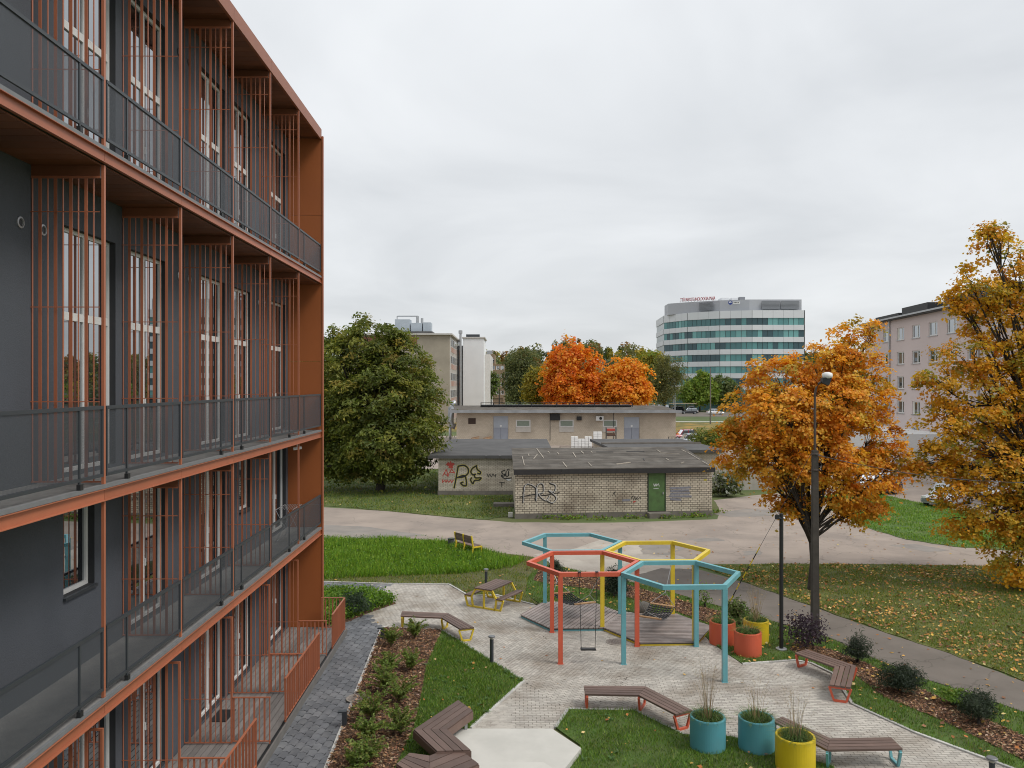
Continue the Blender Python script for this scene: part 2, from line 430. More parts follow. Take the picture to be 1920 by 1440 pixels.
def blades(name, poly, z, n, h, width, pal, seed=0, lean=0.5, near=None, group=None, label=None, holes=()):
    """Grass: separate upright blades over an outline."""
    p = sample(poly, n, seed)
    for hl in holes:
        p = p[~inside(hl, p[:, 0], p[:, 1])]
    g = np.random.default_rng(seed + 99)
    bare = np.sin(p[:, 0] * 1.3 + 2.1 * np.sin(p[:, 1] * .9 + seed)) * np.sin(p[:, 1] * 1.6 + 1.4 * np.sin(p[:, 0] * 1.1)) * .5 + .5   # thin and worn spots
    p = p[g.uniform(0, 1, len(p)) < np.clip(.35 + bare * 1.5, 0, 1)]
    k = len(p)
    a = g.uniform(0, 2 * np.pi, k); hh = h * g.uniform(0.45, 1.25, k)
    patch = 0.7 + 0.6 * (np.sin(p[:, 0] * 2.1 + np.sin(p[:, 1] * 1.7) * 1.5) * np.sin(p[:, 1] * 2.6 + 1.3) * .5 + .5)
    hh *= patch
    wv = width * g.uniform(0.6, 1.4, k)
    dxy = np.stack([np.cos(a), np.sin(a)], 1)
    l = g.uniform(0, 2 * np.pi, k); lv = np.stack([np.cos(l), np.sin(l)], 1) * (hh * lean * g.uniform(0.2, 1.3, k))[:, None]
    v = np.zeros((k, 3, 3))
    v[:, 0, :2] = p - dxy * wv[:, None] / 2; v[:, 1, :2] = p + dxy * wv[:, None] / 2
    v[:, 0, 2] = v[:, 1, 2] = z
    v[:, 2, :2] = p + lv; v[:, 2, 2] = z + hh
    f = np.arange(k * 3).reshape(k, 3)
    o = np_mesh(name, v.reshape(-1, 3), f, M['blade'], col=pick(pal, k, g, 0.25))
    return props(o, label, 'grass' if label else None, kind='stuff')

def leaf_quads(c, nrm, size, g, shape=0.62, fold=0.18):
    """One kite-shaped leaf of four corners at each centre."""
    k = len(c)
    nrm = nrm / (np.linalg.norm(nrm, axis=1, keepdims=True) + 1e-9)
    r = g.normal(size=(k, 3)); a = np.cross(nrm, r); a /= (np.linalg.norm(a, axis=1, keepdims=True) + 1e-9)
    b = np.cross(nrm, a)
    s = (size * g.uniform(0.45, 1.5, k))[:, None]
    v = np.zeros((k, 4, 3))
    v[:, 0] = c - a * s * .5
    v[:, 1] = c + b * s * shape * .5 + nrm * s * fold + a * s * .08
    v[:, 2] = c + a * s * .55
    v[:, 3] = c - b * s * shape * .5 + nrm * s * fold * .6 + a * s * .08
    return v.reshape(-1, 3), np.arange(k * 4).reshape(k, 4)

# ================================================================== ground and paving
def ring(*p): return P2(p)
g0 = MB(); S = 2500
g0.poly([(-S, -60, 0), (S, -60, 0), (S, 2 * S, 0), (-S, 2 * S, 0)])
props(g0.build('ground', M['ground']), kind='structure')

YARD = P2([(420, 948), (600, 951), (720, 958), (860, 972), (960, 980), (1150, 980), (1345, 974), (1348, 958), (1338, 938), (1480, 922), (1540, 895), (1600, 880), (1800, 880), (2300, 890), (2300, 1000),
           (1930, 985), (1800, 958), (1730, 945), (1640, 925), (1590, 918), (1545, 932), (1560, 958), (1620, 988), (1700, 1012), (1790, 1026), (1920, 1034), (2400, 1040), (2400, 1066),
           (1900, 1062), (1500, 1057), (1330, 1058), (1240, 1064), (1180, 1088), (1100, 1068), (1000, 1046), (935, 1038), (860, 1018), (740, 1012), (600, 1014), (420, 1018)])
sheet('yard_asphalt', smooth_edge(YARD, 4, 0.12, 3), 0.008, M['yard'])
sheet('gravel_patch', smooth_edge(P2([(1000, 1040), (1060, 1033), (1128, 1012), (1210, 1014), (1240, 1030), (1290, 1050), (1300, 1066), (1250, 1085), (1185, 1094), (1110, 1080), (1040, 1058)]), 4, 0.1, 5), 0.012, M['yard_pale'])
for k, q in enumerate(([(1330, 962), (1400, 955), (1470, 957), (1440, 968), (1370, 970)], [(1290, 1011), (1340, 1008), (1360, 1014), (1310, 1016)], [(1390, 1034), (1425, 1032), (1428, 1040), (1395, 1041)],
                       [(1665, 1022), (1712, 1020), (1780, 1032), (1740, 1036)], [(1200, 1022), (1250, 1016), (1292, 1024), (1250, 1042), (1205, 1040)], [(600, 985), (690, 988), (800, 1004), (700, 1010), (600, 1011)])):
    sheet('asphalt_patch', smooth_edge(P2(q), 5, 0.1, k), 0.0125 + 0.0035 * (k == 4), M['patch'])
PATH = P2([(1175, 1083), (1240, 1066), (1310, 1068), (1400, 1094), (1500, 1130), (1640, 1180), (1780, 1226), (1920, 1279), (2200, 1390), (2600, 1600), (2600, 1800), (2200, 1455), (1920, 1336), (1700, 1262), (1545, 1192), (1400, 1152), (1262, 1112)])
sheet('footpath', smooth_edge(PATH, 6, 0.05, 8), 0.016, M['path'])

# ---- the paved plaza: laid in six fans round a centre
PLAZA = P2([(700, 1096), (842, 1096), (880, 1119), (930, 1117), (1000, 1135), (1010, 1150), (1180, 1150), (1310, 1180), (1332, 1205), (1392, 1247), (1490, 1240), (1520, 1245), (1562, 1265), (1598, 1322), (1715, 1376), (1920, 1452),
            (2100, 1530), (1700, 1560), (1560, 1440), (1440, 1402), (1370, 1384), (1283, 1380), (1190, 1334), (1065, 1332), (1042, 1367), (882, 1368), (982, 1279), (828, 1183), (716, 1178), (690, 1151), (742, 1133), (705, 1112)])
sheet('plaza_bed', PLAZA, 0.010, M['joint'])
plaza = props(link('plaza', None), kind='structure')
CX, CY = 3.1, 21.6
LAY = {0: R(-32), 1: R(-20), 2: R(62), 3: R(28), 4: R(32), 5: R(-3)}      # direction the courses run in each fan
def paver_pieces():
    out = []
    L_, W_, gap = 0.20, 0.10, 0.011
    hl, hw = L_ / 2 - gap / 2, W_ / 2 - gap / 2
    for s in range(6):
        a0, a1 = R(60 * s), R(60 * s + 60); an = LAY[s]
        ux, uy = math.cos(an), math.sin(an); vx, vy = -uy, ux
        ii, jj = np.meshgrid(np.arange(-80, 81), np.arange(-160, 161))
        uu = (ii + (jj % 2) * .5) * L_; wv_ = jj * W_
        cxs = (CX + ux * uu + vx * wv_).ravel(); cys = (CY + uy * uu + vy * wv_).ravel()
        d0 = (cxs - CX) * -math.sin(a0) + (cys - CY) * math.cos(a0); d1 = (cxs - CX) * math.sin(a1) - (cys - CY) * math.cos(a1)
        ok = (d0 > -.12) & (d1 > -.12); cxs, cys, d0, d1 = cxs[ok], cys[ok], d0[ok], d1[ok]
        near_ = np.zeros(len(cxs), bool)
        for e, f_ in ((0, 0), (.15, 0), (-.15, 0), (0, .15), (0, -.15)): near_ |= inside(PLAZA, cxs + e, cys + f_)
        for cx, cy, e0, e1 in zip(cxs[near_], cys[near_], d0[near_], d1[near_]):
            q = [(cx + ux * a * hl + vx * b * hw, cy + uy * a * hl + vy * b * hw) for a, b in ((-1, -1), (1, -1), (1, 1), (-1, 1))]
            if e0 < .13: q = clip_half(q, CX, CY, -math.sin(a0), math.cos(a0))
            if e1 < .13 and len(q) > 2: q = clip_half(q, CX, CY, math.sin(a1), -math.cos(a1))
            if len(q) > 2 and J1[0] - .3 < cx < J2[0] + .3: q = clip_half(q, *J1, -JN[0], -JN[1])
            if len(q) < 3 or abs(area2(q)) < 0.004: continue
            out.append((cx, cy, q, an, abs(abs(area2(q)) / 2 - 4 * hl * hw) < 1e-6))
    for i in range(-40, 60):            # the apron before the concrete slab is laid square
        for j in range(-60, 60):
            cx, cy = J2[0] - i * L_ + (j % 2) * L_ / 2, J2[1] - j * W_
            hl, hw = L_ / 2 - gap / 2, W_ / 2 - gap / 2
            q = [(cx + a * hl, cy + b * hw) for a, b in ((-1, -1), (1, -1), (1, 1), (-1, 1))]
            if cx > J2[0] + .3: continue
            q = clip_half(q, *J1, *JN)
            if len(q) < 3 or abs(area2(q)) < 0.004: continue
            out.append((cx, cy, q, 0.0, abs(abs(area2(q)) / 2 - 4 * hl * hw) < 1e-6))
    return out
J1, J2 = P2([(982, 1279), (1065, 1332)])
JN = (J2[1] - J1[1], -(J2[0] - J1[0])); _l = math.hypot(*JN); JN = (JN[0] / _l, JN[1] / _l)      # toward the slab
if (0.4 - J1[0]) * JN[0] + (19.0 - J1[1]) * JN[1] < 0: JN = (-JN[0], -JN[1])
PV = paver_pieces()
keep = inside(PLAZA, [p[0] for p in PV], [p[1] for p in PV])
mg = np.zeros(len(PV), bool)
for dx_, dy_ in ((.12, 0), (-.12, 0), (0, .12), (0, -.12)):
    mg |= inside(PLAZA, np.array([p[0] for p in PV]) + dx_, np.array([p[1] for p in PV]) + dy_)
PV = [p for p, k in zip(PV, keep | mg) if k]
PV.sort(key=lambda p: p[0] ** 2 + p[1] ** 2)
def seen_px(p):
    return 0 < 960 + F * p[0] / p[1] < 1920 and 720 + F * H / p[1] < 1440
near = [p for p in PV if p[4] and seen_px(p)][:300]
nid = set(id(p) for p in near)
pme = box_data(0.189, 0.089, 0.02, M['paver_o'], 'paver')
for cx, cy, q, an, full in near:
    o = link('paver', pme, plaza, (cx, cy, 0.0105 + random.uniform(0, 0.0025)))
    o.rotation_euler = (random.gauss(0, .006), random.gauss(0, .004), an)
vv, ff, rr = [], [], []
for p in PV:
    if id(p) in nid: continue
    q = p[2] if area2(p[2]) > 0 else p[2][::-1]
    i = len(vv); n = len(q); z1 = 0.0205 + random.uniform(0, 0.003); r = random.random()
    vv += [(a, b, 0.0) for a, b in q] + [(a, b, z1) for a, b in q]
    ff.append(tuple(range(i + n, i + 2 * n))); rr.append(r)
    for k in range(n):
        j = (k + 1) % n; ff.append((i + k, i + j, i + n + j, i + n + k)); rr.append(r)
props(np_mesh('pavers', vv, ff, M['paver_r'], plaza, rnd=rr), kind='stuff')

# ---- dark paving along the building
DARK = P2([(634, 1172), (655, 1166), (690, 1151), (716, 1178), (612, 1440), (575, 1560), (330, 1560), (478, 1440)])
sheet('walkway_bed', DARK, 0.009, mat('walkway_joint', (0.035, 0.035, 0.038), 0.9))
walk = props(link('walkway', None), kind='structure')
DARK2 = P2([(440, 1092), (600, 1092), (735, 1096), (706, 1112), (600, 1112), (440, 1112)])
sheet('walkway_bed', DARK2, 0.0085, MATS['walkway_joint'])
zz = 0.055
pts = [(-0.15, -0.1), (0, -0.1 - zz * .4), (0.15, -0.1), (0.15 + zz, 0.0), (0.15, 0.1), (0, 0.1 - zz * .4), (-0.15, 0.1), (-0.15 + zz, 0.0)]
pts = [(a * .955, b * .94) for a, b in pts]
dmb = MB().prism(pts, -0.01, 0.01)
dme = bpy.data.meshes.new('dark_paver'); dme.from_pydata(dmb.v, [], dmb.f); dme.materials.append(M['darkpaver']); dme.update()
for reg, an in ((DARK, R(90 - 6)), (DARK2, 0.03)):
    a = np.array(reg); c0 = a.mean(0)
    cnt = 0; ca, sa = math.cos(an), math.sin(an)
    cand = []
    for i in range(-70, 71):
        for j in range(-70, 71):
            u, v = (i + (j % 2) * .5) * 0.305, j * 0.2
            cand.append((c0[0] + ca * u - sa * v, c0[1] + sa * u + ca * v))
    ca_ = np.array(cand); ok = inside(reg, ca_[:, 0], ca_[:, 1])
    for x, y in ca_[ok]:
        o = link('paver', dme, walk, (x, y, 0.012 + random.uniform(0, .004)))
        o.rotation_euler = (random.gauss(0, .008), random.gauss(0, .008), an + (math.pi if random.random() < .0 else 0))

# ---- planted and grassed pieces of ground, each a little above the paving, edged with kerb stones
def kerb(line, z=0.055):
    k = props(link('kerb', None), kind='structure')
    for i in range(len(line) - 1):
        a, b = Vector((*line[i][:2], 0)), Vector((*line[i + 1][:2], 0))
        d = b - a; n = max(1, round(d.length / 0.8)); s = d.length / n
        for q in range(n):
            c = a + d * ((q + .5) / n)
            o = link('kerb_stone', box_data(s - .006, 0.075, 0.09, M['kerb'], 'kerb_stone'), k, (c.x, c.y, z - .045 + random.uniform(-.003, .003)))
            o.rotation_euler = (0, 0, math.atan2(d.y, d.x))
    return k

GREEN_DARK = [((0.09, 0.185, 0.014), 3), ((0.14, 0.25, 0.022), 3), ((0.21, 0.31, 0.035), 1.4), ((0.055, 0.12, 0.012), 1.6), ((0.28, 0.28, 0.07), .5)]
GREEN_LIME = [((0.12, 0.25, 0.012), 3), ((0.19, 0.33, 0.018), 3), ((0.26, 0.38, 0.03), 1.4), ((0.07, 0.16, 0.012), 1.5)]
GREEN_OLIVE = [((0.18, 0.22, 0.018), 3), ((0.13, 0.20, 0.016), 3), ((0.26, 0.25, 0.035), 1.5), ((0.08, 0.135, 0.014), 1.2), ((0.30, 0.23, 0.06), .6)]

# left-hand garden in front of the walkway: mulch bed and lawn wedge
BED1 = P2([(716, 1178), (829, 1183), (800, 1250), (785, 1330), (776, 1367), (745, 1432), (700, 1560), (575, 1560), (612, 1440)])
sheet('mulch_bed', BED1, 0.045, M['mulch'], 0.04)
LAWN1 = P2([(829, 1183), (982, 1279), (882, 1368), (860, 1440), (830, 1560), (700, 1560), (745, 1432), (776, 1367), (785, 1330), (800, 1250)])
sheet('lawn', smooth_edge(LAWN1, 3, 0.02, 4), 0.047, M['lawn'], 0.04)
kerb(P2([(716, 1178), (829, 1183), (982, 1279), (882, 1368)]))
kerb(P2([(716, 1178), (612, 1440), (575, 1560)]))
blades('grass', LAWN1, 0.045, 34000, 0.075, 0.016, GREEN_DARK, 11, 0.7)
# lawn with the planters
LAWN2 = P2([(1065, 1332), (1190, 1334), (1283, 1380), (1370, 1384), (1440, 1402), (1560, 1440), (1640, 1500), (1600, 1620), (900, 1620), (905, 1445), (1055, 1440), (1090, 1402), (1042, 1367)])
sheet('lawn', LAWN2, 0.047, M['lawn'], 0.04)
kerb(P2([(1042, 1367), (1065, 1332), (1190, 1334), (1283, 1380)]))
blades('grass', LAWN2, 0.045, 44000, 0.075, 0.014, GREEN_DARK, 12, 0.7)
# strip of garden between plaza and footpath
STRIP = P2([(1010, 1062), (1060, 1066), (1120, 1080), (1180, 1092), (1262, 1114), (1400, 1155), (1545, 1196), (1700, 1265), (1920, 1340), (2200, 1460), (2600, 1810), (2300, 1640), (2100, 1530), (1920, 1452), (1715, 1376), (1598, 1322), (1562, 1265), (1520, 1245), (1490, 1240), (1392, 1247), (1332, 1205), (1310, 1182), (1180, 1148), (1015, 1135), (985, 1115), (990, 1085)])
sheet('lawn', smooth_edge(STRIP, 4, 0.02, 9), 0.043, M['lawn'], 0.04)
kerb(P2([(1392, 1247), (1490, 1240), (1520, 1245), (1562, 1265), (1598, 1322), (1715, 1376), (1920, 1452), (2100, 1530)]))
MULCH2 = P2([(1010, 1070), (1060, 1072), (1180, 1100), (1300, 1135), (1390, 1160), (1400, 1172), (1330, 1172), (1240, 1140), (1120, 1108), (1030, 1098), (1000, 1090)])
MULCH3 = P2([(1490, 1205), (1560, 1222), (1620, 1245), (1700, 1282), (1800, 1330), (1920, 1384), (2100, 1470), (2100, 1505), (1920, 1430), (1760, 1352), (1660, 1312), (1605, 1270), (1520, 1240), (1480, 1222)])
sheet('mulch_bed', smooth_edge(MULCH2, 3, 0.05, 2), 0.052, M['mulch'], 0.04)
sheet('mulch_bed', smooth_edge(MULCH3, 3, 0.05, 2), 0.052, M['mulch'], 0.04)
blades('grass', STRIP, 0.042, 52000, 0.08, 0.017, GREEN_DARK + [((0.14, 0.15, 0.04), 2)], 13, 0.7, holes=(MULCH2, MULCH3))
# far edge lawn by the picnic table, tall meadow grass behind
LAWN3 = P2([(420, 1014), (600, 1012), (740, 1010), (860, 1018), (935, 1038), (1000, 1046), (1012, 1062), (992, 1088), (985, 1115), (1015, 1137), (930, 1117), (880, 1119), (842, 1097), (735, 1096), (600, 1092), (420, 1090)])
sheet('lawn', smooth_edge(LAWN3, 4, 0.05, 6), 0.04, mat('thin_lawn', (0.075, 0.082, 0.022), 0.95, 0.3, 1.5, 0.5, 15, dirt=(0.12, 0.088, 0.045), dscale=0.5, damt=0.7), 0.035)
kerb(P2([(600, 1092), (735, 1096), (842, 1097), (880, 1119), (930, 1117), (1000, 1135)]))
blades('grass', LAWN3, 0.038, 42000, 0.09, 0.022, GREEN_OLIVE, 14, 0.7)
MEADOW = P2([(420, 1018), (600, 1015), (740, 1014), (850, 1022), (925, 1042), (985, 1052), (960, 1066), (860, 1078), (740, 1082), (600, 1088), (420, 1085)])
blades('meadow_grass', MEADOW, 0.038, 62000, 0.29, 0.028, GREEN_LIME, 15, 0.55)
# bed at the building's corner
BED3 = P2([(440, 1113), (600, 1113), (700, 1113), (742, 1133), (690, 1151), (655, 1166), (600, 1185), (440, 1185)])
sheet('mulch_bed', BED3, 0.04, M['mulch'], 0.035)
# big leafy lawn on the right, green bank by the car park
LAWN4 = P2([(1305, 1062), (1500, 1058), (1900, 1063), (2400, 1067), (3000, 1300), (2800, 1560), (2200, 1388), (1920, 1278), (1780, 1225), (1640, 1179), (1500, 1129), (1400, 1093)])
sheet('lawn', smooth_edge(LAWN4, 5, 0.1, 7), 0.03, mat('leafy_lawn', (0.10, 0.11, 0.026), 0.95, 0.35, 1.6, 0.6, 16, dirt=(0.05, 0.07, 0.018), dscale=0.6, damt=0.7), 0.025)
SEEN4 = P2([(1305, 1062), (1500, 1058), (2050, 1064), (2050, 1325), (1920, 1278), (1780, 1225), (1640, 1179), (1500, 1129), (1400, 1093)])
blades('grass', SEEN4, 0.028, 52000, 0.08, 0.024, GREEN_OLIVE, 16, 0.8)
BANK = P2([(1545, 932), (1590, 918), (1640, 925), (1730, 945), (1800, 958), (1930, 985), (2300, 1000), (2400, 1040), (1920, 1034), (1790, 1026), (1700, 1012), (1620, 988), (1560, 958)])
sheet('lawn', smooth_edge(BANK, 5, 0.15, 7), 0.03, mat('bank_lawn', (0.07, 0.125, 0.025), 0.95, 0.3, 0.8, 0.5, 10, dirt=(0.10, 0.10, 0.035), dscale=0.5, damt=0.6), 0.025)
blades('grass', P2([(1545, 932), (1590, 918), (1640, 925), (1730, 945), (1930, 985), (2000, 1034), (1790, 1026), (1700, 1012), (1620, 988), (1560, 958)]), 0.028, 30000, 0.1, 0.035, GREEN_LIME, 17, 0.8)
LAWN5 = P2([(420, 880), (600, 880), (830, 880), (960, 928), (960, 968), (905, 975), (760, 962), (600, 948), (420, 945)])
sheet('lawn', smooth_edge(LAWN5, 5, 0.2, 7), 0.03, mat('shed_lawn', (0.07, 0.098, 0.02), 0.95, 0.3, 0.5, 0.5, 8, dirt=(0.115, 0.115, 0.03), dscale=0.25, damt=0.8), 0.025)
blades('grass', LAWN5, 0.028, 36000, 0.12, 0.045, GREEN_OLIVE + [((0.06, 0.12, 0.015), 3)], 18, 0.8)

# ---- bark chips and fallen leaves
def chips(name, poly, z, n, size, pal, seed, m, flat=0.35, shape=0.45, drift=0.0):
    p = sample(poly, n, seed); g = np.random.default_rng(seed + 5)
    if drift:
        q = np.sin(p[:, 0] * .9 + 1.7 * np.sin(p[:, 1] * .6)) * np.sin(p[:, 1] * 1.1 + .8 * np.sin(p[:, 0] * 1.3)) * .5 + .5
        p = p[g.uniform(0, 1, len(p)) < (1 - drift) + drift * q ** 1.5]
    k = len(p)
    c = np.column_stack([p, z + g.uniform(0, 0.03, k)])
    nr = np.column_stack([g.normal(0, flat, (k, 2)), np.ones(k)])
    v, f = leaf_quads(c, nr, np.full(k, size), g, shape, 0.05)
    return props(np_mesh(name, v, f, m, col=pick(pal, k, g, 0.3)), kind='stuff')
BARK = [((0.21, 0.105, 0.05), 3), ((0.14, 0.07, 0.036), 3), ((0.32, 0.18, 0.095), 2), ((0.46, 0.32, 0.21), 1), ((0.06, 0.034, 0.02), 2.5)]
chips('bark_chips', BED1, 0.046, 15000, 0.075, BARK, 31, M['chip'])
chips('bark_chips', MULCH2, 0.054, 9000, 0.075, BARK, 32, M['chip'])
chips('bark_chips', MULCH3, 0.054, 12000, 0.07, BARK, 33, M['chip'])
g_ = np.random.default_rng(151); p_ = sample(MEADOW, 5000, 151); k_ = len(p_)
v_, f_ = leaf_quads(np.column_stack([p_, .08 + np.abs(g_.normal(.12, .12, k_))]), g_.normal(0, .6, (k_, 3)) + [0, -.2, .7], np.full(k_, .10), g_, .5)
props(np_mesh('meadow_weeds', v_, f_, M['leaf'], col=pick(GREEN_LIME + [((.05, .11, .015), 2)], k_, g_, .25)), kind='stuff')
chips('bark_chips', BED3, 0.042, 4000, 0.075, BARK, 34, M['chip'])
FALL = [((0.44, 0.22, 0.05), 3), ((0.50, 0.31, 0.07), 3), ((0.36, 0.14, 0.035), 2), ((0.26, 0.13, 0.06), 3), ((0.55, 0.42, 0.18), 1.2)]
chips('fallen_leaves', SEEN4, 0.055, 11000, 0.088, FALL, 41, M['chip'], 0.4, 0.85, 0.85)
chips('fallen_leaves', STRIP, 0.085, 520, 0.095, FALL, 42, M['chip'], 0.3, 0.85)
chips('fallen_leaves', PATH, 0.02, 150, 0.085, FALL, 43, M['chip'], 0.15, 0.85)
chips('fallen_leaves', P2([(1000, 1040), (1340, 985), (1500, 930), (1560, 960), (1700, 1015), (1900, 1036), (1900, 1060), (1330, 1058)]), 0.016, 260, 0.1, FALL, 44, M['chip'], 0.15, 0.85)
chips('fallen_leaves', LAWN2, 0.09, 40, 0.09, FALL, 45, M['chip'], 0.3, 0.85)
chips('fallen_leaves', LAWN1, 0.09, 26, 0.085, FALL, 46, M['chip'], 0.3, 0.85)
chips('fallen_leaves', PLAZA, 0.028, 40, 0.07, FALL, 47, M['chip'], 0.15, 0.85)
chips('fallen_leaves', LAWN5, 0.06, 260, 0.12, FALL, 48, M['chip'], 0.3, 0.85)
chips('fallen_leaves', LAWN3, 0.06, 160, 0.10, FALL, 49, M['chip'], 0.3, 0.85)

# ================================================================== the apartment building on the left
M['drip'] = mat('drip_metal', (.16, .165, .17), .5, .1)
BO = Vector((-6.4, 17.0, 0.0))
YAW = math.atan((960 - 941) / F)
bw = Matrix.Rotation(YAW, 3, 'Z') @ BO
apt = thing('apartment_building', 'charcoal apartment building with orange balconies, slatted screens and mesh railings', 'building', bw, YAW)
FO, WO, GO_ = 5.85, 6.92, 7.06          # distance of balcony front, wall and glass from the eye line
def bb(name, o0, o1, d0, d1, z0, z1, m, parent=apt):
    return box(name, -o1 - BO.x, -o0 - BO.x, d0 - BO.y, d1 - BO.y, z0, z1, m, parent)
def bp(o, d, z): return (-o - BO.x, d - BO.y, z)
PITCH = 2.785
DP = [11.7 + PITCH * (i - 1) for i in range(-3, 7)]     # screen lines; DP[4] is the first one in view
DI = {i: 11.7 + PITCH * (i - 1) for i in range(-3, 7)}
DEND = DI[6] - 0.02
FL = {0: 0.25, 1: 3.48, 2: 6.62, 3: 11.58}
SOFF = {0: 3.2, 1: 6.40, 2: 11.33, 3: 16.05}
# openings: (bay, level) -> (d0, d1, z0, z1, transom)
OPEN = []
for i in range(-3, 6):
    a, b = (0.87, 2.53) if i % 2 else (0.28, 1.90)
    d = DI[i]
    OPEN.append((d + a, d + b, FL[3] + .04, 15.42, 13.9))
    OPEN.append((d + a, d + b, FL[2] + .06, 10.62, 9.2))
    if i in (1, 4, -2):
        OPEN.append((d + .85, d + 1.8, 4.72, 6.22, None))
    elif i != 0:
        OPEN.append((d + a, d + b, FL[1] + .05, 6.1, None))
    OPEN.append((d + a, d + b, FL[0] + .05, 2.78, None))
wmb = MB()
ds = sorted({DI[-3] - .5, DEND, *[o[0] for o in OPEN], *[o[1] for o in OPEN]})
zs = sorted({0.0, 16.05, *[o[2] for o in OPEN], *[o[3] for o in OPEN]})
for i in range(len(ds) - 1):
    for j in range(len(zs) - 1):
        md, mz = (ds[i] + ds[i + 1]) / 2, (zs[j] + zs[j + 1]) / 2
        if any(o[0] < md < o[1] and o[2] < mz < o[3] for o in OPEN): continue
        wmb.quad(bp(WO, ds[i], zs[j]), bp(WO, ds[i + 1], zs[j]), bp(WO, ds[i + 1], zs[j + 1]), bp(WO, ds[i], zs[j + 1]))
for z in (0.0,):
    pass
wmb.quad(bp(WO, DEND, 0), bp(14, DEND, 0), bp(14, DEND, 16.05), bp(WO, DEND, 16.05))
wmb.quad(bp(14, DI[-3] - .5, 0), bp(WO, DI[-3] - .5, 0), bp(WO, DI[-3] - .5, 16.05), bp(14, DI[-3] - .5, 16.05))
wmb.quad(bp(14, DEND, 0), bp(14, DI[-3] - .5, 0), bp(14, DI[-3] - .5, 16.05), bp(14, DEND, 16.05))
wmb.build('wall', M['stucco'], apt)
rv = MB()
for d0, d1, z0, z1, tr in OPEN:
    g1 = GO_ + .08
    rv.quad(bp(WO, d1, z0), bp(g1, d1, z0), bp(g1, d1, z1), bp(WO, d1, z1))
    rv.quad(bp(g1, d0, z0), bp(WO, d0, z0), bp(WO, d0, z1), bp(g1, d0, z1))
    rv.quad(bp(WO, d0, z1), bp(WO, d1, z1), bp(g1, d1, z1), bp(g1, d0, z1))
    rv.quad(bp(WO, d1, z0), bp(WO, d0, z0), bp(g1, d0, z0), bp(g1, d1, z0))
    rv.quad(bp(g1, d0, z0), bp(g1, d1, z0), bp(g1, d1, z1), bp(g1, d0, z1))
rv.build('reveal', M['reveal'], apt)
for d0, d1, z0, z1, tr in OPEN:
    f = MB(); t = 0.065; o0, o1 = GO_ - .03, GO_ + .05
    def fb(a, b, c, d): f.box(-o1 - BO.x, -o0 - BO.x, a - BO.y, b - BO.y, c, d)
    dm = (d0 + d1) / 2
    small = d1 - d0 < 1.2
    rows = [(z0 + t, (tr or z1 + t) - t)] + ([(tr + t, z1 - t)] if tr else [])
    colz = [(d0 + t, d1 - t)] if small else [(d0 + t, dm - t * .7), (dm + t * .7, d1 - t)]
    fb(d0, d1, z0, z0 + t); fb(d0, d1, z1 - t, z1); fb(d0, d0 + t, z0 + t, z1 - t); fb(d1 - t, d1, z0 + t, z1 - t)
    if tr: fb(d0 + t, d1 - t, tr - t, tr + t)
    if not small:
        for a, b in rows: fb(dm - t * .7, dm + t * .7, a, b)
    wo = f.build('window', M['frame'], apt)
    for a, b in rows:
        for c, d in colz:
            bb('pane', GO_ + .0, GO_ + .02, c, d, a, b, M['pane'], wo)
    if not small: bb('handle', GO_ - .06, GO_ - .032, dm + .03, dm + .05, z0 + 1.0, z0 + 1.14, M['frame'], wo)
    else: bb('sill', WO - .05, GO_ - .032, d0 - .02, d1 + .02, z0 - .05, z0 - .003, M['rail'], wo)

# slabs, fascias, soffits
D0 = DI[-3] - .5
bb('roof', FO + .05, 14, D0, DEND + .1, 16.12, 16.30, M['black'])
for i in range(-3, 6):
    a, b = DI[i], min(DI[i + 1], DEND)
    # roof edge sheet
    bb('roof_edge', FO - .02, FO + .045, a + .003, b - .003, 16.0, 16.33, M['roof_edge'])
    for lv in (1, 2, 3):
        z = FL[lv]
        fm = MB()
        x0 = -FO - BO.x
        fm.box(x0 - .012, x0 - .002, a + .004 - BO.y, b - .004 - BO.y, z - .235, z - .055)        # web
        fm.box(x0 - .002, x0 + .045, a + .004 - BO.y, b - .004 - BO.y, z - .068, z - .058)       # top flange
        fm.box(x0 - .002, x0 + .045, a + .004 - BO.y, b - .004 - BO.y, z - .235, z - .225)         # bottom flange
        fm.build('fascia_beam', M['orange'], apt)
for lv in (1, 2, 3):
    bb('balcony_slab', FO + .02, WO - .002, D0, DEND - .05, FL[lv] - .2, FL[lv], M['slab'])
    bb('drip_edge', FO - .03, FO + .016, D0, DEND - .05, FL[lv] - .052, FL[lv] + .006, M['drip'])
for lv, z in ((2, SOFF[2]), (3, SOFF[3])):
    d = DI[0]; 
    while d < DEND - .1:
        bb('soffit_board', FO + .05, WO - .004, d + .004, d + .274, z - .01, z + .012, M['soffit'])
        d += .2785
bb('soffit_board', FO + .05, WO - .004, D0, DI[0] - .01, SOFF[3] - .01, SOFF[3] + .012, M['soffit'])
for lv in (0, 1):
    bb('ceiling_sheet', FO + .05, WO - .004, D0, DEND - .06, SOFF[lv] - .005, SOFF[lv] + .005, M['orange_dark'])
# end wall panels
for z0, z1 in ((0.1, 4.2), (4.21, 8.83), (8.84, 13.55), (13.56, 16.11)):
    bb('cladding_panel', FO - .04, WO + .3, DEND, DEND + .06, z0, z1, M['orange_dark'])
bb('corner_trim', FO - .075, FO - .042, DEND - .02, DEND + .07, 0.1, 16.11, M['orange'])
# posts
for i in range(-2, 6):
    for lv in (1, 2, 3):
        z1 = SOFF[lv] - .012
        bb('post', FO - .005, FO + .036, DI[i] - .024, DI[i] + .024, FL[lv] + .008, z1, M['orange'])
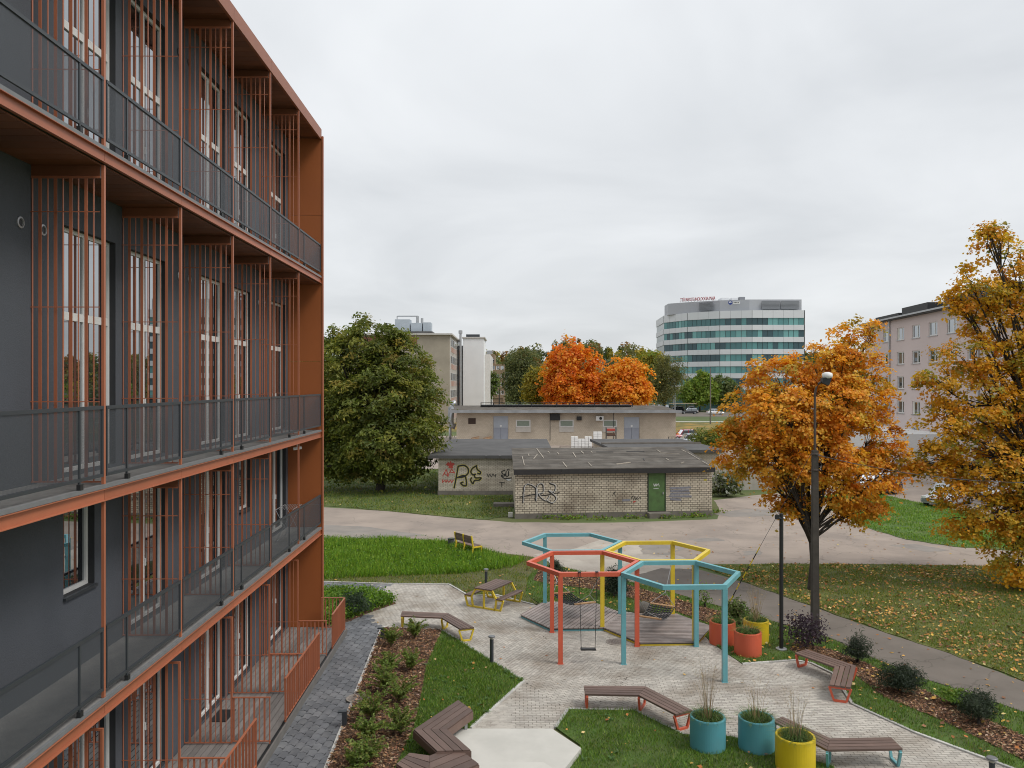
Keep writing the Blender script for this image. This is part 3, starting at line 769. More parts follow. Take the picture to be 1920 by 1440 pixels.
# slatted screens across the balcony
def screen(i, lv):
    z0, z1 = FL[lv] + .03, SOFF[lv] - .2
    d = DI[i]
    o0, o1 = FO + .058, WO - .004
    s = bb('screen', o0, o1, d - .02, d + .02, z1, z1 + .03, M['orange'])
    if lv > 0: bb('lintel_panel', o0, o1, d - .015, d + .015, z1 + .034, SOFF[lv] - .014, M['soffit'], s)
    bb('bottom_bar', o0, o1, d - .012, d + .012, z0, z0 + .022, M['orange'], s)
    rods = {3: (12.72, 14.07, 15.42), 2: (7.84, 9.23, 10.63), 1: (4.55, 5.7), 0: (1.25,)}[lv]
    for z in rods:
        bb('rod', o0, o1, d - .033, d - .027, z - .007, z + .007, M['orange'], s)
    n = 9; step = (o1 - o0) / n
    for k in range(n):
        o = o0 + step * (k + 1) - .012
        if k % 2: bb('fin', o - .024, o + .024, d - .004, d + .004, z0 + .024, z1 - .002, M['orange'], s)
        else: bb('fin', o - .005, o + .005, d - .012, d + .012, z0 + .024, z1 - .002, M['orange'], s)
    if lv == 0:
        bb('screen_post', FO + .02, FO + .054, d - .02, d + .02, z0, z1 + .03, M['orange'], s)
for lv in (2, 3):
    for i in range(-1, 6): screen(i, lv)
for i in (2, 3, 4): screen(i, 1)
for i in range(0, 6): screen(i, 0)
# mesh railings
RT = {1: 4.53, 2: 7.78, 3: 12.6}
for lv in (1, 2, 3):
    for i in range(-3, 6):
        a, b = DI[i] + .045, min(DI[i + 1], DEND) - .045
        z0, z1 = FL[lv] + .12, RT[lv]
        r = MB(); x1 = -FO - BO.x + .01; x0 = x1 - .035
        r.box(x0 - .005, x1 + .005, a - BO.y, b - BO.y, z1 - .05, z1)
        r.box(x0, x1, a - BO.y, b - BO.y, z0, z0 + .045)
        r.box(x0, x1, a - BO.y, a + .035 - BO.y, z0 + .045, z1 - .05)
        r.box(x0, x1, b - .035 - BO.y, b - BO.y, z0 + .045, z1 - .05)
        ro = r.build('railing', M['rail'], apt)
        dm = a + (2.05 if i % 2 == 0 and i != 2 and i != 4 else .62)
        if i in (2, 4): dm = a + 2.0 if i == 2 else a + 1.7
        if i in (1, 3): dm = a + .65 if i == 1 else a + .5
        if i == 5: dm = a + .55
        bb('baluster', FO - .01, FO + .016, dm - .018, dm + .018, FL[lv] + .01, z1 - .052, M['rail'], ro)
        bb('bracket', FO - .034, FO + .022, dm - .04, dm + .04, FL[lv] + .008, FL[lv] + .085, M['black'], ro)
        pm = MB(); px_ = -FO - BO.x - .004
        pm.quad((px_, a + .035 - BO.y, z0 + .045), (px_, b - .035 - BO.y, z0 + .045), (px_, b - .035 - BO.y, z1 - .05), (px_, a + .035 - BO.y, z1 - .05))
        pm.build('mesh_panel', M['mesh'], ro)
# ground-floor terrace
DO = 4.98
k = 0; o = WO - .005
while o - .14 > DO:
    d = D0 + (k % 3) * 1.3
    while d < DEND:
        e = min(d + 4.0, DEND - .02)
        bb('deck_board', o - .134, o - .009, d + .003, e - .003, FL[0] - .03, FL[0] + random.uniform(-.002, .002), M['deck'])
        d += 4.0
    o -= .14; k += 1
bb('terrace_skirt', DO + .02, DO + .06, D0, DEND - .02, 0.0, FL[0] - .035, mat('skirt_board', (0.14, 0.13, 0.12), 0.8, 0.15, 3))
bb('terrace_base', DO + .07, WO - .01, D0, DEND - .02, 0.0, FL[0] - .05, M['black'])
def slat_rail(o0, o1, d0, d1, step=.12):
    """Low orange railing of upright flats between two points."""
    n = max(2, int(round(max(abs(o1 - o0), abs(d1 - d0)) / step)))
    al = abs(d1 - d0) > abs(o1 - o0)
    z0, z1 = FL[0] + .06, FL[0] + 1.03
    if al: ro = bb('terrace_railing', o0 - .02, o0 + .02, d0, d1, z1 - .02, z1, M['orange'])
    else: ro = bb('terrace_railing', o0, o1, d0 - .02, d0 + .02, z1 - .02, z1, M['orange'])
    if al: bb('bottom_bar', o0 - .015, o0 + .015, d0, d1, z0, z0 + .018, M['orange'], ro)
    else: bb('bottom_bar', o0, o1, d0 - .015, d0 + .015, z0, z0 + .018, M['orange'], ro)
    for k in range(n + 1):
        t = k / n
        wide = (k % 2 == 1)
        if al:
            d = d0 + .02 + (d1 - d0 - .04) * t
            bb('upright', o0 - .022, o0 + .022, d - .006, d + .006, z0 - .05 if k in (0, n) else z0 + .02, z1 - .022, M['orange'], ro)
        else:
            o = o0 + .02 + (o1 - o0 - .04) * t
            if wide: bb('upright', o - .02, o + .02, d0 - .005, d0 + .005, z0 + .02, z1 - .022, M['orange'], ro)
            else: bb('upright', o - .007, o + .007, d0 - .02, d0 + .02, z0 - .05 if k in (0, n) else z0 + .02, z1 - .022, M['orange'], ro)
for i in range(0, 6):
    slat_rail(DO + .06, FO + .01 if i % 2 == 0 else FO + .01, DI[i], DI[i])
for i in (0, 2, 4):
    slat_rail(DO + .04, DO + .04, DI[i] - 1.7, DI[i] + 1.7, .2)
slat_rail(DO + .04, DO + .04, DI[6] - 2.2, DI[6] - .35, .13)
slat_rail(DO + .06, FO - .08, DI[6] - .33, DI[6] - .33)
# vents, camera
for i in (1, 3, 5):
    for s in (-.28, .28):
        for z in (10.42, 15.2):
            v = MB(); c = bp(WO, DI[i] + s, z); n = 16
            rings = [[(c[0] + e, c[1] + r * math.cos(2 * math.pi * k / n), c[2] + r * math.sin(2 * math.pi * k / n)) for k in range(n)] for r, e in ((.085, 0), (.085, .02), (.06, .025), (.055, .008))]
            v.loft(rings, False)
            vo = v.build('vent', M['rail'] if z > 12 else M['steel'], apt)
            v2 = MB(); v2.poly([(c[0] + .009, c[1] + .056 * math.cos(2 * math.pi * k / n), c[2] + .056 * math.sin(2 * math.pi * k / n)) for k in range(n)]); v2.build('vent_grille', M['black'], vo)
cm = MB(); c = Vector(bp(FO + .25, 23.6, 6.18))
cm.tube([c + Vector((-.1, -.05, -.01)), c + Vector((.12, .04, .02))], .045, 10)
cm.tube([c, c + Vector((0, 0, .2))], .015, 6)
cm.build('security_camera', M['white'], apt)

def wpt(o, d, z): 
    return Matrix.Rotation(YAW, 3, 'Z') @ Vector((-o, d, z))
dm_ = MB().box(-.2, .2, -.34, .34, 0, .012)
props(dm_.build('door_mat', M['black'], None, wpt(6.6, 18.75, .254), False, YAW), 'black door mat on the grey terrace boards of the ground floor', 'door mat')
rk = thing('drying_rack', 'folding wire drying rack on the lower balcony behind mesh railing', 'drying rack', wpt(6.35, 23.6, FL[1]), YAW)
r1 = MB()
for s in (-1, 1):
    r1.tube([(s * .25, -.5, 0), (-s * .25, -.5, .95)], .008, 5); r1.tube([(s * .25, .5, 0), (-s * .25, .5, .95)], .008, 5)
    r1.tube([(s * .25, -.5, .95), (s * .25, .5, .95)], .008, 5); r1.tube([(s * .25, -.5, 0.01), (s * .25, .5, .01)], .008, 5)
r1.build('rack_frame', M['steel'], rk)
for k in range(7):
    MB().tube([(-.22 + k * .073, -.5, .955), (-.22 + k * .073, .5, .955)], .004, 4).build('wire', M['steel'], rk)

# ================================================================== hexagon pergola
HP = 5.44                                  # eye height above the beams
HS, HG, HR = .3205 * HP, .0078 * HP, .0339
HC = Vector((.4016 * HP, 4.4624 * HP, 0))
HZ = H - HP                                # top of the beams
ca, sa = math.cos(HR), math.sin(HR)
def hrot(x, y): return Vector((HC.x + x * ca - y * sa, HC.y + x * sa + y * ca, 0))
AA = math.sqrt(3) * HS + HG
HEX = {'red': (0, 0), 'back': (0, AA), 'yellow': (AA * .866, AA / 2), 'front': (AA * .866, -AA / 2)}
def hv(n, ang, r=HS):
    c = HEX[n]; t = R(ang)
    return hrot(c[0] + r * math.cos(t), c[1] + r * math.sin(t))
perg = thing('pergola', 'open pergola of four joined hexagon frames in coral, yellow and light blue', 'pergola', (HC.x, HC.y, 0))
for n, m, lab in (('red', 'red', 'coral hexagon frame with the swing'), ('back', 'teal', 'light blue hexagon frame at the back'), ('yellow', 'yellow', 'yellow hexagon frame'), ('front', 'teal', 'light blue hexagon frame at the front')):
    ring_ = []
    e = -.012
    for k in range(6):
        c = HEX[n]
        o, i = hv(n, 60 * k, HS + e * .2) - HC, hv(n, 60 * k, HS - .135) - HC
        ring_.append([(o.x, o.y, HZ - .12), (i.x, i.y, HZ - .12), (i.x, i.y, HZ), (o.x, o.y, HZ)])
    fr = link('hexagon_frame', None, perg); props(fr, lab)
    for k in range(6):
        a, b_ = ring_[k], ring_[(k + 1) % 6]
        MB().loft([a, b_]).build('beam', M[m], fr)
for n, ang, m in (('red', 240, 'red'), ('red', 120, 'red'), ('red', 0, 'red'), ('back', 120, 'teal'), ('back', 0, 'teal'), ('front', 180, 'teal'), ('front', 60, 'teal'), ('front', 300, 'teal'),
                  ('back', 300, 'yellow'), ('yellow', 60, 'yellow'), ('yellow', 300, 'yellow')):
    p = hv(n, ang, HS - .075) - HC
    po = MB().box(-.066, .066, -.066, .066, 0, HZ - .121).build('post', M[m], perg, (p.x, p.y, 0))
    MB().box(-.082, .082, -.082, .082, 0.015, .03).build('base_plate', M[m], po, (p.x, p.y, 0))

def platform(n, m, ang, label):
    c = hrot(*HEX[n])
    t = thing('deck_platform', label, 'platform', (c.x, c.y, 0))
    hx = [hv(n, 60 * k, HS + .05) - c for k in range(6)]
    hi = [hv(n, 60 * k, HS + .02) - c for k in range(6)]
    MB().prism([(p.x, p.y) for p in hi], 0.02, 0.075).build('rim', M[m], t)
    MB().prism([(p.x * 1.005, p.y * 1.005) for p in hi], 0.075, .105).build('gap_shade_sheet', M['black'], t)  # solid black sheet standing in for the shade between the planks
    an = R(ang) + HR; ux, uy = math.cos(an), math.sin(an); vx, vy = -uy, ux
    for k in range(-13, 14):
        v = k * .145
        q = [(ux * a + vx * (v + b), uy * a + vy * (v + b)) for a, b in ((-2.2, -.059), (2.2, -.059), (2.2, .059), (-2.2, .059))]
        for j in range(6):
            a, b = hx[j], hx[(j + 1) % 6]
            nx, ny = -(b.y - a.y), (b.x - a.x)
            q = clip_half(q, a.x, a.y, nx, ny)
            if len(q) < 3: break
        if len(q) < 3 or abs(area2(q)) < .01: continue
        if area2(q) < 0: q = q[::-1]
        MB().prism(q, .105, .14 + random.uniform(-.001, .001)).build('plank', M['platform'], t)
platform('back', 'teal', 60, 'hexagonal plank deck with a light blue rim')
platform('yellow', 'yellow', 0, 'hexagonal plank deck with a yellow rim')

# swing
a, b_ = hv('red', 240, HS - .055), hv('red', 300, HS - .055)
p1, p2 = a.lerp(b_, .33), a.lerp(b_, .63)
mid = (p1 + p2) / 2
sw = thing('swing', 'black swing seat hanging on two chains from the coral beam', 'swing', (mid.x, mid.y, 0))
MB().box(-.22, .22, -.08, .08, .42, .46).build('seat', M['black'], sw)
for p, s in ((p1, -1), (p2, 1)):
    q = p - mid
    ch = MB(); top = Vector((q.x, q.y, HZ - .12)); bot = Vector((s * .2, 0, .45))
    ch.tube([bot, top], .009, 5)
    for e in (-.03, .03): ch.tube([(q.x + e, q.y - .065, HZ - .12), (q.x + e, q.y - .065, HZ + .03)], .006, 5)
    ch.box(q.x - .04, q.x + .04, q.y - .07, q.y + .07, HZ + .008, HZ + .018)
    ch.build('chain', M['black'], sw)

def hammock(label, b1, b2, an1, an2, sag):
    c = (b1[0] + b1[1] + b2[0] + b2[1]) / 4
    base = Vector((c.x, c.y, .14))
    t = thing('net_hammock', label, 'hammock', base)
    wood = mat('pale_wood', (0.45, 0.27, 0.14), 0.6, 0.15, 6)
    rope = mat('black_rope', (0.018, 0.018, 0.02), 0.8, 0.1)
    for pr in (b1, b2):
        MB().tube([pr[0] - base, pr[1] - base], .035, 8).build('spreader_bar', wood, t)
    net = MB(); nu, nv = 12, 8
    def pt(u, v):
        p = b1[0].lerp(b1[1], v).lerp(b2[0].lerp(b2[1], v), u)
        return p + Vector((0, 0, -sag * (4 * u * (1 - u)) - .05 * 4 * v * (1 - v) * math.sin(math.pi * u))) - base
    for i in range(nu + 1):
        net.tube([pt(i / nu, v / nv) for v in range(nv + 1)], .013, 4)
    for j in range(nv + 1):
        net.tube([pt(u / nu, j / nv) for u in range(nu + 1)], .013, 4)
    net.build('net', rope, t)
    kn = MB()
    for i in range(1, nu, 2):
        for j in (0, nv): 
            p = pt(i / nu, j / nv); kn.box(p.x - .014, p.x + .014, p.y - .014, p.y + .014, p.z - .01, p.z + .012)
    kn.build('net_clips', M['white'], t)
    for pr, an in ((b1, an1), (b2, an2)):
        r = MB(); k = pr[0].lerp(pr[1], .5).lerp(an, .28) - base
        for q in pr: r.tube([q - base, k], .008, 4)
        r.tube([k, an - base], .008, 4)
        r.build('rope', M['steel'], t)
def pxd(px, py, d): return Vector(((px - 960) / F * d, d, H - (py - 720) / F * d))
hammock('black net hammock with wooden bars over the blue-rimmed deck', (pxd(1037, 1113, 28.1), pxd(1069, 1111, 27.9)), (pxd(1077, 1133, 26.6), pxd(1117, 1129, 26.8)), hv('back', 120, HS - .1) + Vector((0, 0, 2.0)), hv('back', 300, HS - .1) + Vector((0, 0, 1.9)), .12)
hammock('black net hammock with wooden bars over the yellow-rimmed deck', (pxd(1219, 1131, 27.0), pxd(1265, 1138, 26.8)), (pxd(1198, 1155, 25.5), pxd(1240, 1161, 25.2)), hv('yellow', 60, HS - .1) + Vector((0, 0, 2.0)), hv('red', 0, HS - .1) + Vector((0, 0, 1.6)), .12)

# ================================================================== benches
def leg_loop(t, a, b, z, m, inset=.11):
    """Flat open trapezoid of square tube under a bench, from a to b."""
    a, b = Vector((a[0], a[1], 0)), Vector((b[0], b[1], 0)); d = (b - a).normalized()
    l = MB(); w = .026
    P = [a + Vector((0, 0, z)), b + Vector((0, 0, z)), b - d * inset + Vector((0, 0, w)), a + d * inset + Vector((0, 0, w))]
    u = d.cross(Vector((0, 0, 1)))
    for i in range(4):
        l.tube([P[i], P[(i + 1) % 4]], w, 4, u)
    return l.build('leg', m, t)
def bend_bench(back, front, m, label, z=.45, n=4, z0=0.022):
    B = [G(x, y, z) for x, y in back]; Fr = [G(x, y, z) for x, y in front]
    c = sum(B + Fr, Vector()) / (2 * len(B)); base = Vector((c.x, c.y, z0))
    t = thing('bench', label, 'bench', base)
    for k in range(n):
        t0, t1 = (k + .07) / n, (k + .93) / n
        for i in range(len(B) - 1):
            q = [B[i].lerp(Fr[i], t0), B[i + 1].lerp(Fr[i + 1], t0), B[i + 1].lerp(Fr[i + 1], t1), B[i].lerp(Fr[i], t1)]
            d = (q[1] - q[0]).normalized() * .003
            q = [q[0] + d, q[1] - d, q[2] - d, q[3] + d]
            pts = [(p.x - base.x, p.y - base.y) for p in q]
            if area2(pts) < 0: pts = pts[::-1]
            MB().prism(pts, z - .045 - z0, z - z0).build('slat', M['plank'], t)
    for i in range(len(B)):
        s = .0
        a, b = B[i] - base, Fr[i] - base
        # ends sit just inside the seat
        j = 1 if i == 0 else i - 1
        dd = (B[j] - B[i]).normalized() * (.05 if i in (0, len(B) - 1) else 0)
        leg_loop(t, a + dd, b + dd, z - .067 - z0, m)
    return t
bend_bench([(753.8, 1145.5), (841, 1149.5), (889.5, 1175.8)], [(750.8, 1154.5), (828, 1158), (862, 1178.8)], M['yellow'], 'bent brown slatted bench on yellow legs beside the mulch bed')
bend_bench([(1094.2, 1285), (1210.6, 1286.4), (1297.9, 1331)], [(1097.4, 1301.3), (1197.6, 1303.4), (1267, 1339.2)], M['red'], 'bent brown slatted bench on coral legs at the edge of the planter lawn')
bend_bench([(1512.5, 1217), (1605.5, 1248), (1595.5, 1289)], [(1490, 1223.8), (1564.3, 1250), (1554.5, 1283.3)], M['red'], 'bent brown slatted bench on coral legs below the purple shrub')
bend_bench([(1467, 1343), (1557, 1383.8), (1671, 1382)], [(1448, 1351), (1550.8, 1406), (1693, 1403.8)], M['teal'], 'bent brown slatted bench on light blue legs behind the yellow planter')

def box_bench(pairs, z, label, n=4, z0=0.05):
    """Heavy bench: slats on a deep skirt, on flat steel legs."""
    A = [G(*a, z) for a, b in pairs]; B = [G(*b, z) for a, b in pairs]
    c = sum(A + B, Vector()) / (2 * len(A)); base = Vector((c.x, c.y, z0))
    t = thing('bench', label, 'bench', base)
    for k in range(n):
        t0, t1 = (k + .045) / n, (k + .955) / n
        for i in range(len(A) - 1):
            q = [A[i].lerp(B[i], t0), A[i + 1].lerp(B[i + 1], t0), A[i + 1].lerp(B[i + 1], t1), A[i].lerp(B[i], t1)]
            d = (q[1] - q[0]).normalized() * .003
            q = [q[0] + d, q[1] - d, q[2] - d, q[3] + d]
            pts = [(p.x - base.x, p.y - base.y) for p in q]
            if area2(pts) < 0: pts = pts[::-1]
            MB().prism(pts, z - .03 - z0, z - z0).build('slat', M['plank'], t)
    for S_ in (A, B):
        for i in range(len(S_) - 1):
            a, b = S_[i] - base, S_[i + 1] - base; d = (b - a).normalized(); nn = d.cross(Vector((0, 0, 1))) * .012
            MB().prism([(p.x, p.y) for p in (a - nn, b - nn, b + nn, a + nn)], z - .2 - z0, z - .033 - z0).build('side_board', M['plank'], t)
    for e in (0, -1):
        a, b = A[e] - base, B[e] - base; d = (b - a).normalized()
        j = 1 if e == 0 else -2
        nn = (A[j] - A[e]).normalized() * .012
        MB().prism([(p.x, p.y) for p in (a - nn, b - nn, b + nn, a + nn)], z - .2 - z0, z - .033 - z0).build('end_board', M['plank'], t)
        s = (A[j] - A[e]).normalized() * .22
        lg = MB(); a2, b2 = a.lerp(b, .12) + s, a.lerp(b, .88) + s
        for p in (a2, b2): lg.box(p.x - .03, p.x + .03, p.y - .03, p.y + .03, 0, z - .2 - z0)
        lg.build('leg', M['steel'], t)
    return t
box_bench([((859, 1312), (886.6, 1332.2)), ((775.6, 1367.2), (838.8, 1366.9)), ((819, 1408), (883, 1406))], .55, 'brown zigzag bench with deep sides at the corner of the concrete slab')
box_bench([((768, 1411), (743, 1432)), ((806, 1416), (803, 1472)), ((853, 1397), (898, 1432))], .50, 'lower brown bench of angled boards in front of the zigzag bench')

# concrete slab and step
SL = P2([(850, 1440), (832, 1402), (845, 1366), (1035, 1366), (1089.7, 1402.5), (1058, 1442), (900, 1600), (850, 1600)], .17)
props(MB().prism(SL if area2(SL) > 0 else SL[::-1], 0.0, .17).build('concrete_slab', M['concrete']), 'pale concrete slab with a bevelled corner beside the brown benches', 'slab')
ST = P2([(885, 1429), (1019, 1429), (1038, 1441), (1000, 1560), (880, 1560)], .32)
props(MB().prism(ST if area2(ST) > 0 else ST[::-1], .171, .32).build('concrete_step', M['concrete']), 'pale concrete step on the slab at the bottom edge of the picture', 'step')

# picnic table
tc_ = [G(*p, .75) for p in ((891, 1101.5), (928.5, 1085.2), (962.5, 1089.8), (921.3, 1106.5))]
cen = sum(tc_, Vector()) / 4
u = ((tc_[1] - tc_[0]) + (tc_[2] - tc_[3])); Lt = u.length / 2; u.normalize()
vv_ = ((tc_[3] - tc_[0]) + (tc_[2] - tc_[1])); Wt = vv_.length / 2
pt_ = thing('picnic_table', 'brown slatted picnic table with attached seats on yellow frames', 'picnic table', (cen.x, cen.y, .022), math.atan2(u.y, u.x))
Lt, Wt = min(max(Lt, 1.5), 1.9), min(max(Wt, .7), .85)
for k in range(5):
    y0 = -Wt / 2 + Wt * k / 5
    MB().box(-Lt / 2, Lt / 2, y0 + .01, y0 + Wt / 5 - .01, .69, .73).build('table_board', M['plank'], pt_)
for s in (-1, 1):
    for k in range(2):
        y0 = s * (Wt / 2 + .30) - .14 + .14 * k
        MB().box(-Lt / 2, Lt / 2, y0 + .008, y0 + .132, .40, .44).build('seat_board', M['plank'], pt_)
for e in (-1, 1):
    x = e * (Lt / 2 - .06); fr = MB(); yo = Wt / 2 + .44; yi = Wt / 2 + .16
    up = (1, 0, 0)
    def bar(p, q): fr.tube([(x, *p), (x, *q)], .029, 4, up)
    bar((-yo + .12, .03), (yo - .12, .03)); bar((-Wt / 2, .67), (Wt / 2, .67)); bar((0, .02), (0, .67))
    for s in (-1, 1):
        bar((s * yo, .38), (s * (yo - .12), .02)); bar((s * yo, .38), (s * yi, .38)); bar((s * yi, .38), (s * (yi + .06 - .12), .02)); bar((s * yi, .38), (s * (Wt / 2 - .02), .67))
    fr.build('frame', M['yellow'], pt_)

# bench with backrest, seen from behind
pl, pr = pxd(853.5, 1000.6, 38.2), pxd(885, 1009, 37.1)
dl = Vector((pr.x - pl.x, pr.y - pl.y, 0)); Lb = dl.length; dl.normalize()
mid = (pl + pr) / 2
bk = thing('park_bench', 'yellow framed bench with dark backrest at the edge of the meadow grass', 'bench', (mid.x, mid.y, .01), math.atan2(dl.y, dl.x))
for k in range(2):
    x0 = -Lb / 2 + k * Lb / 2
    for j in range(3):
        MB().box(x0 + .03, x0 + Lb / 2 - .03, -.01 + j * .012, .02 + j * .012, .81 - j * .12, .92 - j * .12).build('back_slat', M['plank'], bk)
for k in range(4):
    MB().box(-Lb / 2 + .03, Lb / 2 - .03, .10 + k * .115, .21 + k * .115, .42, .45).build('seat_slat', M['plank'], bk)
for x in (-Lb / 2, 0, Lb / 2):
    f = MB(); up = (1, 0, 0)
    f.tube([(x, -.03, .95), (x, .06, .42), (x, -.0, 0)], .03, 4, up)
    f.tube([(x, .06, .39), (x, .56, .39)], .03, 4, up); f.tube([(x, .56, .40), (x, .50, 0)], .03, 4, up)
    f.build('leg', M['yellow'], bk)
b = G(846, 1026)
tb = thing('litter_bin', 'small dark litter bin beside the yellow framed park bench', 'bin', (b.x, b.y, 0))
MB().lathe([(.16, 0), (.17, .02), (.17, .42), (.15, .44), (.15, .38)], n=20).build('body', mat('bin_grey', (0.05, 0.055, 0.06), .5), tb)
MB().lathe([(.175, .41), (.18, .415), (.18, .44), (.172, .446)], n=20).build('rim', M['black'], tb)

# ================================================================== planters
TUFT = [((0.075, 0.14, 0.025), 3), ((0.12, 0.19, 0.04), 3), ((0.2, 0.22, 0.07), .8), ((0.03, 0.055, 0.016), 2)]
STRAW = [((0.36, 0.27, 0.13), 3), ((0.26, 0.18, 0.09), 2), ((0.18, 0.13, 0.06), 2)]
def arcs(n, r0, h, spread, wd, g, droop, segs=4, rmin=0.0):
    """n arching strips of leaf from a tuft."""
    V, Fc = [], []
    a = g.uniform(0, 2 * np.pi, n); r = r0 * np.sqrt(g.uniform(rmin, 1, n)); hh = h * g.uniform(.55, 1.15, n); sp = spread * g.uniform(.1, 1.1, n)
    da = a + g.normal(0, .5, n)
    for k in range(n):
        b = np.array([r[k] * np.cos(a[k]), r[k] * np.sin(a[k]), 0]); d = np.array([np.cos(da[k]), np.sin(da[k]), 0]); s = np.array([-d[1], d[0], 0])
        i = len(V)
        for q in range(segs + 1):
            t = q / segs
            p = b + d * sp[k] * t ** 1.5 + np.array([0, 0, hh[k] * (t - droop * t * t * t)])
            ww = wd * (1 - t * .85) / 2
            V += [tuple(p - s * ww), tuple(p + s * ww)]
        for q in range(segs): Fc.append((i + 2 * q, i + 2 * q + 1, i + 2 * q + 3, i + 2 * q + 2))
    return V, Fc
def planter(px, d, m, label, r=.39, h=.7, straw=18, sh=1.0, seed=0, group=None, zb=.02, tufts=520):
    c = GD(px, d)
    t = thing('planter', label, 'planter', (c.x, c.y, zb))
    MB().lathe([(r - .03, 0), (r, .015), (r, h - .02), (r - .008, h), (r - .05, h), (r - .055, h - .02), (r - .06, h - .14)], n=48).build('tub', m, t, smooth=False)
    bpy.data.objects[t.name]
    MB().lathe([(r - .07, h - .15), (.01, h - .13)], n=24).build('soil', M['soil'], t)
    g = np.random.default_rng(seed)
    gt = thing('ornamental_grass', 'tufted ornamental grass growing in the ' + label.split(' with')[0], 'plant', (c.x, c.y, zb + h - .14), 0, 'grasses in the tubs')
    v, f = arcs(tufts, .25, .42, .36, .015, g, .55)
    np_mesh('tuft', v, f, M['blade'], gt, col=pick(TUFT, len(f), g, .3))
    v, f = arcs(int(straw * 1.7), .12, sh * 1.15, .3, .009, g, .14, 5)
    np_mesh('seed_stems', v, f, M['blade'], gt, col=pick(STRAW, len(f), g, .2))
    for k in range(0, len(v) - 11, 24):      # feathery heads
        pass
    hd_v, hd_f = [], []
    st = np.array(v).reshape(-1, 12, 3)
    for s_ in st:
        tip, low = (s_[10] + s_[11]) / 2, (s_[8] + s_[9]) / 2
        for q in range(7):
            p = low + (tip - low) * (q / 7 + .1); a = g.uniform(0, 6.28); e = np.array([math.cos(a), math.sin(a), .8]) * .03; i = len(hd_v)
            hd_v += [tuple(p), tuple(p + e + [0.006, 0, 0]), tuple(p + e * 1.2)]; hd_f.append((i, i + 1, i + 2))
    np_mesh('seed_heads', hd_v, hd_f, M['blade'], gt, col=pick(STRAW, len(hd_f), g, .2))
    return t
planter(1327, 17.55, M['planter_teal'], 'round teal planter closest to the coral-legged bench', seed=1, sh=1.25, straw=26)
planter(1418, 17.5, M['planter_teal'], 'round teal planter between another teal one and a yellow one', seed=2, sh=.95, straw=16)
planter(1491, 16.6, M['planter_yellow'], 'round yellow planter in front of the blue-legged bench', r=.405, seed=3, sh=1.05, straw=22)
planter(1354.6, 24.6, M['planter_red'], 'round coral planter beside the light blue post', seed=4, sh=.6, straw=8, r=.4)
planter(1402, 23.6, M['planter_red'], 'round coral planter standing in front of the yellow one', seed=5, sh=.7, straw=12, r=.4)
planter(1417.7, 24.75, M['planter_yellow'], 'round yellow planter behind the two coral planters', seed=6, sh=1.25, straw=30, r=.385)

# ================================================================== lights and poles
def bollard(p, label, h=.8):
    t = thing('bollard_light', label, 'bollard light', (p.x, p.y, .02))
    MB().lathe([(.075, 0), (.075, .01), (.055, .012), (.055, h - .1)], n=16).build('post', M['rail'], t)
    MB().lathe([(.045, h - .1), (.045, h - .04)], n=16).build('lens', mat('lamp_lens', (.45, .42, .36), .3), t)
    MB().lathe([(.05, h - .045), (.1, h - .04), (.1, h - .012), (.085, h)], n=20).build('cap', mat('bollard_cap', (.14, .145, .15), .4), t)
bollard(GD(911.5, 31.1), 'dark bollard light standing behind the picnic table')
bollard(G(922, 1245), 'dark bollard light at the point of the lawn wedge')
bollard(GD(1860, 15.4), 'dark bollard light cut by the bottom edge of the picture')
for p, lab in ((G(717, 1200), 'low path light at the far end of the dark walkway'), (G(646, 1364), 'low path light beside the round cover in the mulch bed')):
    t = thing('path_light', lab, 'path light', (p.x, p.y, .02))
    MB().box(-.05, .05, -.06, .06, 0, .34).build('post', M['rail'], t)
    MB().box(-.15, .05, -.06, .06, .341, .375).build('hood', M['rail'], t)

p = G(1465, 1220)
lp = thing('lamp_post', 'slim black lamp post with a tilted square floodlight', 'lamp post', (p.x, p.y, .04))
MB().lathe([(.17, 0), (.17, .03), (.14, .045)], n=20).build('base', M['steel'], lp)
MB().lathe([(.06, .045), (.06, 4.12), (.05, 4.13)], n=14).build('pole', M['black'], lp)
hd = MB(); hd.tube([(-.03, -.05, 3.98), (-.14, -.1, 4.02)], .025, 6)
for q in range(1):
    c = Vector((-.17, -.12, 4.04)); a = Vector((1, 0, 1)).normalized() * .09; b2 = Vector((-1, 0, 1)).normalized() * .09; e = Vector((.02, .05, .0))
    hd.loft([[c + a - e, c + b2 - e, c - a - e, c - b2 - e], [c + a + e, c + b2 + e, c - a + e, c - b2 + e]])
hd.build('floodlight', M['black'], lp)
MB().tube([(.06, .0, 3.98), (.1, .03, 4.0)], .03, 6).build('sensor', M['white'], lp)

p = G(1528, 1196)
cp = thing('street_lamp', 'weathered concrete street lamp pole with a bent steel arm before the maple', 'street lamp', (p.x, p.y, .03))
MB().tube([(0, 0, 0), (0, 0, 5.95)], [.108, .082], 4).build('pole', M['pole'], cp)
ar = MB(); ar.tube([(0, 0, 5.2), (0, 0, 7.75), (.04, 0, 7.95), (.12, 0, 8.08), (.27, -.05, 8.2)], [.045, .04, .038, .036, .034], 8)
for z in (5.3, 5.8): ar.lathe([(.11, z), (.12, z + .01), (.12, z + .05), (.11, z + .06)], n=8)
ar.build('arm', mat('rusty_steel', (.07, .05, .04), .7, .3, 8), cp)
lm = MB(); c = Vector((.33, -.06, 8.22))
lm.loft([[c + Vector(v) for v in r] for r in ([(-.14, -.1, -.12), (.05, -.12, -.2), (.05, .12, -.2), (-.14, .1, -.12)], [(-.13, -.11, .05), (.14, -.13, .05), (.14, .13, .05), (-.13, .11, .05)])])
lm.build('lamp_housing', M['black'], cp)
